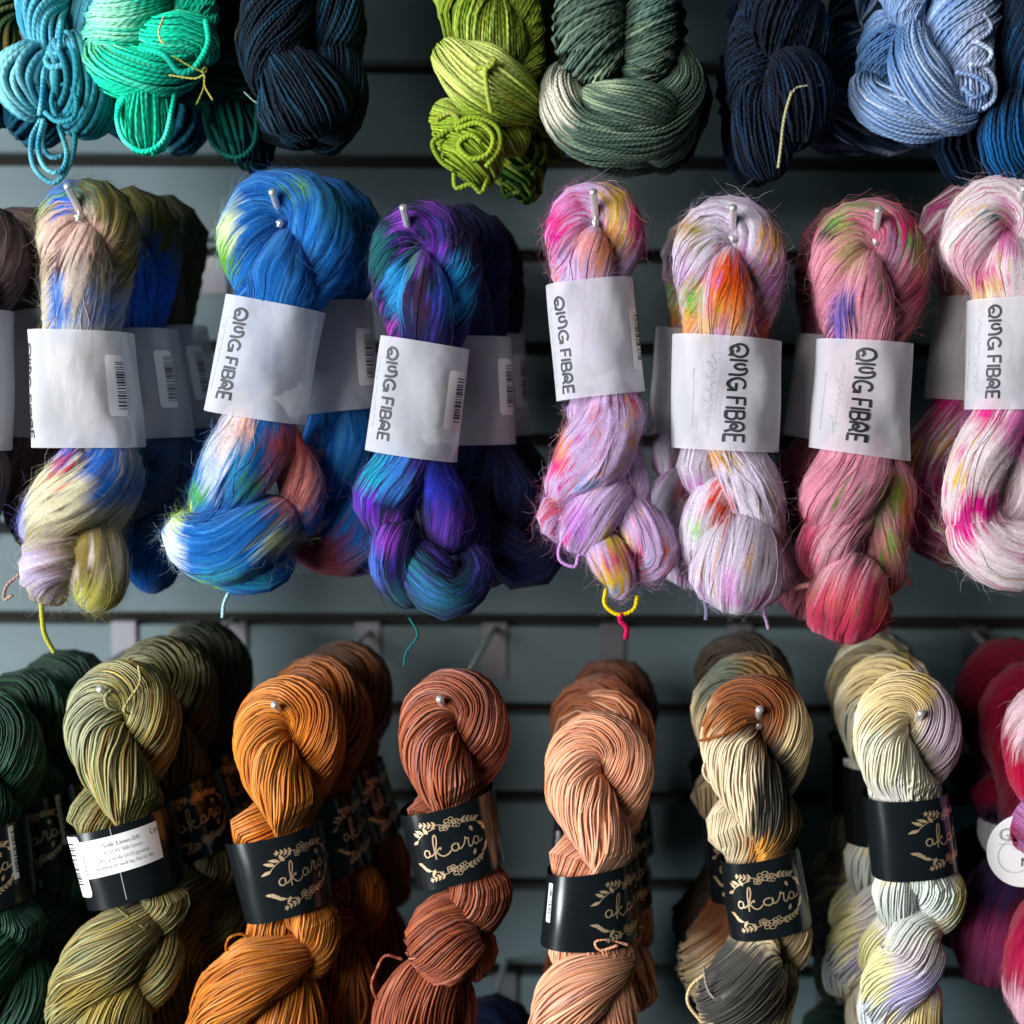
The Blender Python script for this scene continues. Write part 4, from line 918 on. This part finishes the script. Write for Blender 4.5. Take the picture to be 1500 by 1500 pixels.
SP['t2'] = dict(kind='wool', hole=(235, -320), base='#38c6a2',
  bundles=hang(235, [(260, -150, 8, 40), (225, -70, 8, 46), (195, 10, 12, 50), (160, 65, 6, 40), (165, 105, -2, 30)], [(205, -150, -8, 40), (250, -70, -10, 44), (278, 5, -4, 40), (290, 60, -10, 34)], helix=60)+
          [('lower_ply', [(150, 60, -4, 24), (155, 95, 10, 36), (195, 108, 14, 40), (250, 105, 8, 36), (290, 75, -4, 26)], 22),
           ('end_loop', [(200, 55, -2, 22), (245, 55, 14, 34), (285, 55, 10, 34), (300, 95, -4, 20)], 10),
           ('hanging_end', [(215, 120, 0, 24), (212, 155, 10, 38), (215, 195, 10, 40), (220, 222, 0, 16)], 4)],
  streaks=[('#28b090', .4), ('#5cdcba', .4)], var=0.10, blobs=[(180, 40, 36, 34, '#9fdcc0', .8), (150, 90, 20, 30, '#6fd0a6', .8), (280, 150, 30, 40, '#1f8f7c', .8)],
  cords=[('hanging_loop', [(185, 140, 22), (172, 170, 28), (182, 205, 32), (212, 222, 32), (240, 205, 30), (252, 160, 24), (256, 140, 18)], 3.2, None), ('loose_strand', [(205, 70, 30), (240, 80, 32), (262, 105, 32), (285, 100, 30), (305, 65, 26), (302, 30, 20)], 4.2, None),
         ('tie_string', [(240, 25, 30), (233, 45, 34), (236, 60, 34), (243, 65, 34), (234, 58, 35)], 1.3, '#c9c483'), ('tie_string', [(254, 82, 32), (275, 95, 32), (300, 106, 31), (302, 98, 32), (296, 104, 33), (300, 112, 32), (298, 130, 32), (288, 153, 32)], 1.1, '#8a8a48'), ('tie_string', [(248, 110, 30), (285, 115, 31), (299, 110, 32), (300, 126, 32), (312, 147, 32)], 1.2, '#a5a35a')])
SP['t3'] = dict(kind='wool', hole=(450, -320), base='#071420',
  bundles=hang(450, [(470, -150, 8, 40), (430, -60, 8, 46), (405, 30, 10, 48), (400, 100, 6, 44), (420, 150, -4, 36)], [(420, -150, -8, 40), (465, -60, -10, 44), (490, 20, -4, 44), (495, 90, -8, 40)])+
          [('end_knot', [(420, 85, 0, 30), (435, 125, 12, 56), (450, 165, 12, 68), (465, 200, 4, 46)], -14), ('side_ply', [(480, 60, -6, 30), (505, 110, -2, 30), (500, 165, -4, 34), (470, 205, -8, 24)], 20)],
  streaks=[('#0a1824', .4), ('#16384c', .4)], var=0.2, cords=[('tie_string', [(358, 135, 14), (375, 150, 16), (392, 153, 18)], 1.1, '#7f9a94'), ('tie_string', [(395, 165, 20), (398, 180, 22), (406, 188, 22)], 1.1, '#7f9a94')])
SP['t4'] = dict(kind='wool', hole=(715, -320), base='#7d9340',
  bundles=hang(715, [(735, -150, 8, 40), (695, -70, 8, 46), (685, 5, 8, 48), (725, 55, 0, 46), (770, 90, -10, 30)], [(690, -150, -8, 40), (735, -70, -10, 44), (755, 5, -6, 36), (770, 60, -12, 30), (770, 120, -10, 30)], helix=56)+
          [('lower_ply', [(648, 75, -6, 20), (675, 95, 10, 40), (712, 122, 16, 54), (755, 145, 8, 42), (780, 160, -8, 20)], 8),
           ('end_knot', [(650, 150, -6, 20), (660, 185, 4, 30), (690, 215, 10, 46), (700, 245, 4, 36), (690, 268, -4, 20)], -45),
           ('side_ply', [(700, 180, -10, 26), (740, 195, -8, 34), (765, 225, -14, 26)], 20)],
  streaks=[('#5f7a26', .4), ('#a5b458', .35), ('#8f9038', .3)], var=0.14, blobs=[(700, 115, 60, 44, '#b4bd72', .8), (680, 220, 60, 50, '#7d9236', .8)],
  cords=[('curled_loop', [(640, 175, 16), (660, 165, 20), (672, 180, 22), (650, 195, 22), (634, 210, 20), (645, 235, 20), (665, 250, 20)], 3.4, None), ('curled_loop', [(668, 190, 24), (700, 180, 26), (722, 200, 26), (715, 225, 26), (690, 232, 26), (672, 212, 26), (690, 198, 27), (705, 208, 27)], 3.4, None),
         ('curled_loop', [(660, 190, 22), (690, 172, 24), (726, 185, 24), (732, 215, 24), (712, 245, 22)], 3.4, None), ('curled_loop', [(665, 250, 14), (668, 275, 14), (690, 270, 14), (705, 282, 12), (715, 260, 12)], 3.2, None),
         ('tie_string', [(695, 100, 36), (718, 98, 38), (725, 85, 36), (712, 102, 38), (714, 135, 38), (720, 165, 34)], 3.2, '#9aa64e')])
SP['t5'] = dict(kind='wool', hole=(905, -320), base='#4b5d52',
  bundles=hang(905, [(925, -150, 8, 40), (880, -70, 8, 48), (865, 5, 10, 50), (865, 75, 8, 52), (880, 125, -4, 36)], [(880, -150, -8, 40), (925, -70, -10, 46), (950, 5, 0, 42), (945, 75, 2, 44), (925, 130, -8, 34)], helix=66)+
          [('lower_ply', [(830, 95, -8, 20), (822, 140, 8, 34), (850, 185, 12, 44), (905, 195, 12, 44), (960, 180, 6, 44), (1000, 130, -6, 34), (985, 80, -14, 28)], 6),
           ('end_loop', [(850, 140, 8, 16), (890, 150, 20, 32), (940, 155, 20, 36), (985, 165, 8, 28)], 12),
           ('side_ply', [(985, 60, -12, 30), (990, 140, -12, 34), (985, 200, -14, 34), (940, 225, -14, 30)], -20)],
  streaks=[('#364840', .4), ('#70806e', .3)], var=0.14, blobs=[(820, 160, 24, 44, '#cbc6b8', .5), (880, 145, 34, 14, '#8c987e', .8), (970, 20, 40, 30, '#55706a', .8)])
SP['t6'] = dict(kind='wool', hole=(1155, -320), base='#070f1c',
  bundles=hang(1155, [(1175, -150, 8, 40), (1140, -60, 8, 48), (1145, 10, 10, 56), (1175, 60, 0, 46), (1210, 90, -10, 30)], [(1130, -150, -8, 40), (1175, -60, -10, 46), (1120, 30, -8, 44), (1100, 110, -10, 40), (1110, 180, -8, 36)], helix=60)+
          [('end_knot', [(1140, 85, -2, 26), (1165, 115, 12, 48), (1172, 160, 14, 54), (1170, 205, 4, 40)], -10), ('end_loop', [(1110, 130, -6, 30), (1105, 175, 4, 36), (1120, 225, 4, 44), (1135, 262, -4, 26)], 10)],
  streaks=[('#060c16', .4), ('#12253e', .4)], var=0.2, cords=[('tie_string', [(1218, 127, 22), (1195, 125, 32), (1168, 128, 34), (1160, 138, 34)], 1.3, '#aaa98e'), ('tie_string', [(1160, 134, 34), (1152, 160, 35), (1147, 185, 35), (1144, 215, 35), (1140, 246, 35)], 2.0, '#a3a07e')])
SP['t7'] = dict(kind='wool', hole=(1365, -320), base='#7f97bd',
  bundles=hang(1365, [(1385, -150, 8, 40), (1350, -70, 8, 44), (1325, 0, 8, 36), (1352, 45, 2, 20)], [(1340, -150, -8, 40), (1385, -70, -8, 46), (1410, 0, 4, 50), (1405, 60, 6, 52), (1410, 120, 2, 46), (1380, 160, -8, 34)], helix=58)+
          [('middle_ply', [(1345, 35, 6, 20), (1335, 75, 16, 32), (1350, 120, 18, 42), (1385, 160, 12, 36), (1430, 165, 2, 26)], -8), ('lower_ply', [(1265, 110, -6, 20), (1272, 145, 6, 30), (1310, 165, 10, 36), (1360, 172, 8, 34), (1400, 165, -2, 26)], 8),
           ('side_ply', [(1310, 20, -8, 30), (1290, 70, -4, 34), (1285, 115, -8, 30), (1310, 150, -12, 26)], 55), ('end_tuft', [(1400, 100, 10, 24), (1425, 130, 14, 34), (1440, 160, 6, 22)], 50)],
  streaks=[('#5f7cab', .4), ('#a4b4d0', .4)], var=0.10, blobs=[(1285, 80, 36, 44, '#4a6890', .7), (1430, 80, 40, 60, '#a2acc6', .8)],
  cords=[('curled_loop', [(1440, 20, 22), (1452, 40, 22), (1440, 55, 24), (1425, 62, 26)], 3.2, None), ('curled_loop', [(1430, 60, 28), (1452, 75, 26), (1445, 92, 28), (1420, 95, 30)], 3.2, None), ('curled_loop', [(1400, 105, 30), (1430, 112, 30), (1448, 130, 28), (1430, 142, 30), (1410, 128, 32)], 3.2, None), ('curled_loop', [(1440, 95, 26), (1456, 115, 24), (1456, 145, 22), (1440, 160, 22)], 3.2, None)])
SP['t8'] = dict(kind='wool', hole=(1545, -320), base='#0c1a2c',
  bundles=hang(1545, [(1565, -150, 8, 40), (1525, -60, 8, 46), (1515, 30, 8, 44), (1520, 110, 4, 46), (1540, 170, -6, 40)], [(1520, -150, -8, 40), (1560, -60, -10, 44), (1575, 30, -6, 44), (1570, 110, -8, 40)])+
          [('end_knot', [(1500, 140, 0, 26), (1485, 180, 10, 44), (1480, 220, 10, 42), (1500, 260, 0, 28)], -10), ('end_loop', [(1530, 150, 0, 30), (1520, 200, 8, 44), (1525, 250, 4, 36)], 12)],
  streaks=[('#0c1828', .4), ('#1f4468', .35)], var=0.2, blobs=[(1480, 225, 50, 40, '#1f5080', .6)])
# next row down: only the tops of three loops show at the lower edge
for nm, hx, c in (('n1', 262, '#141c33'), ('n2', 715, '#1a2340'), ('n3', 1235, '#24372e')):
    SP[nm] = dict(kind='mohair', hole=(hx, 1522), base=c, fuzz=150, d=0.10, streaks=[('#10141f', .3)], bundles=[('twisted_ply', mring(hx, 1522, 78), 34)])

SP['b2']['wrap_back'] = w_foil((106, 1213), (248, 1178), (136, 1322), (270, 1287), 52, slope=-0.05)
SP['b2']['wrap_back'].band = silk_label.band
SP['b3']['wrap_back'] = w_foil((333, 1226), (470, 1198), (364, 1340), (487, 1312), 92, slope=-0.05)
SP['m2']['wrap_back'] = w_qing((335, 432), (474, 458), (303, 600), (444, 622), None, seed=25, stick=(54, 44, 40, 88))
SP['m5']['wrap_back'] = w_qing((984, 490), (1145, 501), (983, 655), (1141, 662), 40, seed=28)
SP['m6']['wrap_back'] = w_qing((1197, 497), (1336, 505), (1184, 655), (1331, 675), 30, seed=29)
SP['m7']['wrap_back'] = w_qing((1418, 441), (1560, 437), (1414, 600), (1556, 600), None, seed=30)
# ------------------------------------------------------------------ hang everything
GM, GT, GB = 'mohair skeins in paper wrappers on the middle row', 'wool skeins hanging from the top row', 'silk and linen skeins on the lowest row'
FRONT = [
 ('m1', 'mohair skein in blue, olive, cream and pink with blank vellum wrapper and price sticker', GM),
 ('m2', 'bright blue mohair skein with salmon and lime patches, vellum wrapper tilted to one side', GM),
 ('m3', 'dark purple, teal and turquoise mohair skein with pale wrapper and price sticker edge', GM),
 ('m4', 'lilac mohair skein speckled magenta and yellow, ending in a yellow loop and red tail', GM),
 ('m5', 'pale lilac mohair skein with a strong orange patch above its wide vellum wrapper', GM),
 ('m6', 'dusty pink mohair skein with green flecks, creased wrapper and crimson end', GM),
 ('m7', 'white mohair skein splashed hot pink, cut by the right edge of the picture', GM),
 ('m0', 'brown mauve mohair skein at the left edge beside the blue and olive one', GM),
 ('b2', 'olive green skein with black band turned to show its white printed panel', GB),
 ('b3', 'orange skein with black foil printed band, front of its hook', GB),
 ('b4', 'rust red brown skein with black band showing the whole copper wreath', GB),
 ('b5', 'peach skein hiding its hook, black band wrapped low with the wreath half turned away', GB),
 ('b6', 'cream, brown and charcoal skein with a dark grey ball below its black band', GB),
 ('b7', 'pastel cream, yellow and lavender skein with glossy black band', GB),
 ('b1', 'front dark green skein at the left edge with foil printed black band', GB),
 ('b8', 'red and white fuzzy skein at the lower right edge of the picture', GB),
 ('t1', 'aqua blue wool skein with loose loops dangling from its end', GT),
 ('t2', 'bright mint green wool skein tied with a fine yellow string', GT),
 ('t3', 'near black navy wool skein between the mint skein and the bare wall', GT),
 ('t4', 'lime green wool skein with curled strands at its lower end', GT),
 ('t5', 'grey green wool skein with one cream white patch', GT),
 ('t6', 'midnight navy wool skein with a cream string hanging down its front', GT),
 ('t7', 'pale periwinkle blue wool skein with crinkled strands on one side', GT),
 ('t8', 'dark blue wool skein cut by the upper right corner of the picture', GT),
]
for i, (k, lab, g) in enumerate(FRONT): skein(SP[k], lab, g, seed=i)
BACK = [  # spec, label, shift, rot, sway, overrides; many bases darkened to paint in shade
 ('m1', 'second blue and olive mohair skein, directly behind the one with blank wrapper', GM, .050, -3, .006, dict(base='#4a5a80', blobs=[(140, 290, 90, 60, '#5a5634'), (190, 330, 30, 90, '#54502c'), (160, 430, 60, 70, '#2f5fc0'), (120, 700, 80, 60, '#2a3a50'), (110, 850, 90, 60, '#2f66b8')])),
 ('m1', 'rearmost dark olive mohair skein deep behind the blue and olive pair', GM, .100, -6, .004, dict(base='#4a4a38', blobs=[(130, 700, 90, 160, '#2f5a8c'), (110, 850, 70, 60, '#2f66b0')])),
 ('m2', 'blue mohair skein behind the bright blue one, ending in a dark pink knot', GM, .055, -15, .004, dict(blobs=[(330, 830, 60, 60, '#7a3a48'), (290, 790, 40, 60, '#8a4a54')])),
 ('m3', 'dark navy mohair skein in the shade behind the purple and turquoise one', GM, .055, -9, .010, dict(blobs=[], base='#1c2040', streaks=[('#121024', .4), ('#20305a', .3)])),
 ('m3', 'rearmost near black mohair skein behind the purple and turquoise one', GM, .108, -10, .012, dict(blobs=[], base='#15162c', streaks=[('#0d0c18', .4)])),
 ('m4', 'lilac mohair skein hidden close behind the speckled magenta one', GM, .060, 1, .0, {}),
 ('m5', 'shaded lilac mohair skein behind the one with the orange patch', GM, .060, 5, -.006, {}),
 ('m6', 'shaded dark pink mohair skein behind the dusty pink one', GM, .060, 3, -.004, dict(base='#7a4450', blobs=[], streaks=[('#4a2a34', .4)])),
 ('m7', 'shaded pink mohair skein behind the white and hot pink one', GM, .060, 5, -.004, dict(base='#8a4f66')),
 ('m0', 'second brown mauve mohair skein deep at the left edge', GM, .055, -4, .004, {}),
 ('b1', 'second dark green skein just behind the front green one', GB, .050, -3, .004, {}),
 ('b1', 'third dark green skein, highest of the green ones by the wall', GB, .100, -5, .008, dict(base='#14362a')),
 ('b2', 'olive skein darkened for shade, behind the one with the white printed panel', GB, .055, -5, .006, dict(base='#4a4626', streaks=[('#34351c', .4), ('#5c5630', .3)])),  # rear olives: shade put into the yarn colour
 ('b2', 'rearmost green olive skein darkened for shade, behind the olive pair', GB, .110, -8, .010, dict(base='#28301f', streaks=[('#1c2416', .4)])),
 ('b3', 'orange skein darkened for shade, behind the front orange one with part of a copper wreath', GB, .050, -5, .004, dict(base='#8a4c1c', streaks=[('#6c3812', .4), ('#9c5c2a', .3)])),  # rear oranges darkened in the yarn colour to stand in for shade
 ('b3', 'rearmost orange skein darkened for shade, behind the two orange ones', GB, .100, -8, .008, dict(base='#5c3412', streaks=[('#42240c', .4)])),
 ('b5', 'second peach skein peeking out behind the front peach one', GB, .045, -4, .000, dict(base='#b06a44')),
 ('b5', 'third skein on the peach hook, peach darkened for shade, above the front two', GB, .085, -2, -.006, dict(base='#8a4c32', streaks=[('#6c3822', .4)])),  # peach steps darker towards the wall, shade painted into the base
 ('b5', 'rearmost skein on the peach hook, darkened to brown for shade, against the wall', GB, .130, -2, .004, dict(base='#5c2f18', streaks=[('#44220f', .4)])),
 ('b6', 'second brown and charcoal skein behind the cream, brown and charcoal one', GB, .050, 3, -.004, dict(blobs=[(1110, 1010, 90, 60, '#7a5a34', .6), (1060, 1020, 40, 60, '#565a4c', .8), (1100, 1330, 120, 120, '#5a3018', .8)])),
 ('b6', 'rearmost skein darkened to brown for shade, behind the cream, brown and charcoal one', GB, .100, 4, -.004, dict(base='#33281a', blobs=[], streaks=[('#241a10', .4)])),  # base and streaks darkened as painted shade
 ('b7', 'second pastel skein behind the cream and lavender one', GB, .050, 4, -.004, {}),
 ('b7', 'rearmost pastel skein darkened to grey gold for shade, behind the pastel pair', GB, .100, 7, -.006, dict(base='#8f8468', blobs=[(1310, 1450, 80, 60, '#8a7a86')])),  # pastel base dulled to paint in the shade behind
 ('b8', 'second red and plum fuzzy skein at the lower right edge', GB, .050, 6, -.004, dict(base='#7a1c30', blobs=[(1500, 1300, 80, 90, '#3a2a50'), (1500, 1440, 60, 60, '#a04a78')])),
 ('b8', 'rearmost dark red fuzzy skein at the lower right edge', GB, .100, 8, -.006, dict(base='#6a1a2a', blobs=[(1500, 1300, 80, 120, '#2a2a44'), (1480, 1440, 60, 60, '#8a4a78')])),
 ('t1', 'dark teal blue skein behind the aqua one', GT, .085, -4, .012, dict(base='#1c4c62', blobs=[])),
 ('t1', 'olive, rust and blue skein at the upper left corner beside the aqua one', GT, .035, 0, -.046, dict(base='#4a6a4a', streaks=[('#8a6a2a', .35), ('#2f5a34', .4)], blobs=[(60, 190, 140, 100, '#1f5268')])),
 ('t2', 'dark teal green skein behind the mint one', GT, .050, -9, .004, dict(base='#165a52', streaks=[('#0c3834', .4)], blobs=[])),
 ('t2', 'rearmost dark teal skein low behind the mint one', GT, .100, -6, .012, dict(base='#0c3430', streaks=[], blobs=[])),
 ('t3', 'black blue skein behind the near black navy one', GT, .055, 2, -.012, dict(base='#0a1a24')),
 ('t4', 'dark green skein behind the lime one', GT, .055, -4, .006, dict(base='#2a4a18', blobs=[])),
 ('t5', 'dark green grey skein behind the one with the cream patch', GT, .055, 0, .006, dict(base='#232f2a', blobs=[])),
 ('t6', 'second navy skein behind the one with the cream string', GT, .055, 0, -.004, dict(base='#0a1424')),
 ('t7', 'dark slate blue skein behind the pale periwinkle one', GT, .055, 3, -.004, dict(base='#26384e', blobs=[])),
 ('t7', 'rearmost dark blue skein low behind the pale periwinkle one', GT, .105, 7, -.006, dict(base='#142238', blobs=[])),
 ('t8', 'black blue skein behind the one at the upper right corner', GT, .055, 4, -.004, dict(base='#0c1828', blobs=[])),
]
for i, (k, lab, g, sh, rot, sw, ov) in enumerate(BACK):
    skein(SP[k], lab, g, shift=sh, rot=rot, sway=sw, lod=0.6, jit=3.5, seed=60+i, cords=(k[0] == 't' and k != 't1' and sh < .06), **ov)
for i, (k, lab) in enumerate((('n1', 'dark navy skein top showing under the olive and orange skeins'), ('n2', 'dark blue fuzzy skein top under the rust brown skein'), ('n3', 'dark green fuzzy skein top under the pastel skein'))):
    skein(SP[k], lab, 'skeins of the next row down', lod=0.8, seed=120+i)

HK = [('m1', 'hook inside the blue, olive and cream mohair skein'), ('m2', 'hook end standing out of the bright blue mohair skein'), ('m3', 'hook end standing out of the dark purple mohair skein'), ('m4', 'hook end standing out of the lilac speckled mohair skein'),
      ('m5', 'upright chrome hook end above the orange patch of mohair'), ('m6', 'hook end standing out of the dusty pink mohair skein'), ('m7', 'hook end in the white and hot pink mohair skein'), ('m0', 'hook inside the brown mauve mohair skein'),
      ('b2', 'hook end standing out of the olive skein'), ('b3', 'hook end standing out of the orange skein'), ('b4', 'hook end standing out of the rust brown skein'), ('b5', 'hook hidden inside the peach skein'), ('b6', 'hook end in the cream, brown and charcoal skein'), ('b7', 'hook end standing out of the pastel skein'), ('b1', 'hook inside the dark green skein'), ('b8', 'hook inside the red and white skein')]
HK += [(f't{i}', l) for i, l in enumerate(('hook carrying the aqua skein', 'hook carrying the mint green skein', 'hook carrying the near black navy skein', 'hook carrying the lime green skein', 'hook carrying the grey green skein', 'hook carrying the midnight navy skein', 'hook carrying the pale periwinkle skein', 'hook carrying the dark blue corner skein'), 1)]
HK += [('n1', 'hook of the navy skein below the olive one'), ('n2', 'hook of the blue skein below the rust one'), ('n3', 'hook of the dark green skein below the pastel one')]
for k, l in HK:
    h = SP[k]['hole']; dd = SP[k].get('d', DF)
    hook(h[0], h[1], label=l, d=dd, length=0.225 if k == 'b5' else (0.13 if k[0] == 'n' else (0.2395 if k[0] == 'b' else 0.2428)), up=0.0125 if k[0] == 'b' else 0.0165)


# round paper tags hanging from the red skeins at the edge of the picture
class Tag:
    def __init__(self, cx, cy, d, r):
        self.c = P(cx, cy, d); self.m = mpp(d); self.r = r*self.m
    def xy(self, x, y, out):
        x, y = np.broadcast_arrays(np.asarray(x, float), np.asarray(y, float))
        return np.stack([self.c[0]+x*self.m, np.full(x.shape, self.c[1]-0.0005-out), self.c[2]-y*self.m], -1)
def round_tag(sk, cx, cy, d, r):
    T = Tag(cx, cy, d, r); n = 44; a_ = np.arange(n)*2*np.pi/n
    ring_ = lambda y, k: np.stack([T.c[0]+np.cos(a_)*T.r*k, np.full(n, T.c[1]+y), T.c[2]+np.sin(a_)*T.r*k], 1)
    V = np.vstack([ring_(0.0002, 1), ring_(-0.0004, 1), ring_(-0.0005, .985)]); k = np.arange(n); k2 = (k+1) % n
    f = np.vstack([np.stack([i*n+k, i*n+k2, (i+1)*n+k2, (i+1)*n+k], 1) for i in (0, 1)])
    tg = mesh_obj('round_tag', V, [f, np.vstack([k[::-1], k+2*n])], M['white_paper'], sk, smooth=False)
    text_on(sk, tg, T, 'G', -r*0.72, -r*0.28, r*0.5, M['pale_ink']); text_on(sk, tg, T, 'N', -r*0.1, r*0.42, r*0.34, M['ink'])
    strokes_mesh('ornament', T, [arc(-r*.25, r*.15, r*.45, r*.45, 0, 360, 30), seg((-r*.72, -r*.18), (r*.3, -r*.18))], 0.9, M['pale_ink'], tg, sk)
def find(lab): return next(o for o in bpy.data.objects if o.get('label') == lab)
round_tag(find('second red and plum fuzzy skein at the lower right edge'), 1500, 1246, 0.225, 56)
round_tag(find('rearmost dark red fuzzy skein at the lower right edge'), 1484, 1212, 0.172, 54)

# the rows go on out of view: skeins added to shade the wall
def clone(lab, newlab, dx):
    src = find(lab); g = src.copy(); col.objects.link(g); g.location.x += dx; g['label'] = newlab
    for ch in src.children:
        c = ch.copy(); col.objects.link(c); c.parent = g
        for h in ch.children:
            e = h.copy(); col.objects.link(e); e.parent = c
FL = {k: l for k, l, _ in FRONT}
for row, src, x0 in (('top', 't3', 450), ('middle', 'm3', 605), ('lowest', 'b4', 655)):
    for i, px in enumerate((-150, -300, -430)):
        clone(FL[src], f'unseen skein added to shade the wall, in the {row} row beyond the left edge, {("first", "second", "third")[i]} column outside the picture', (px-x0)*mpp(DF))
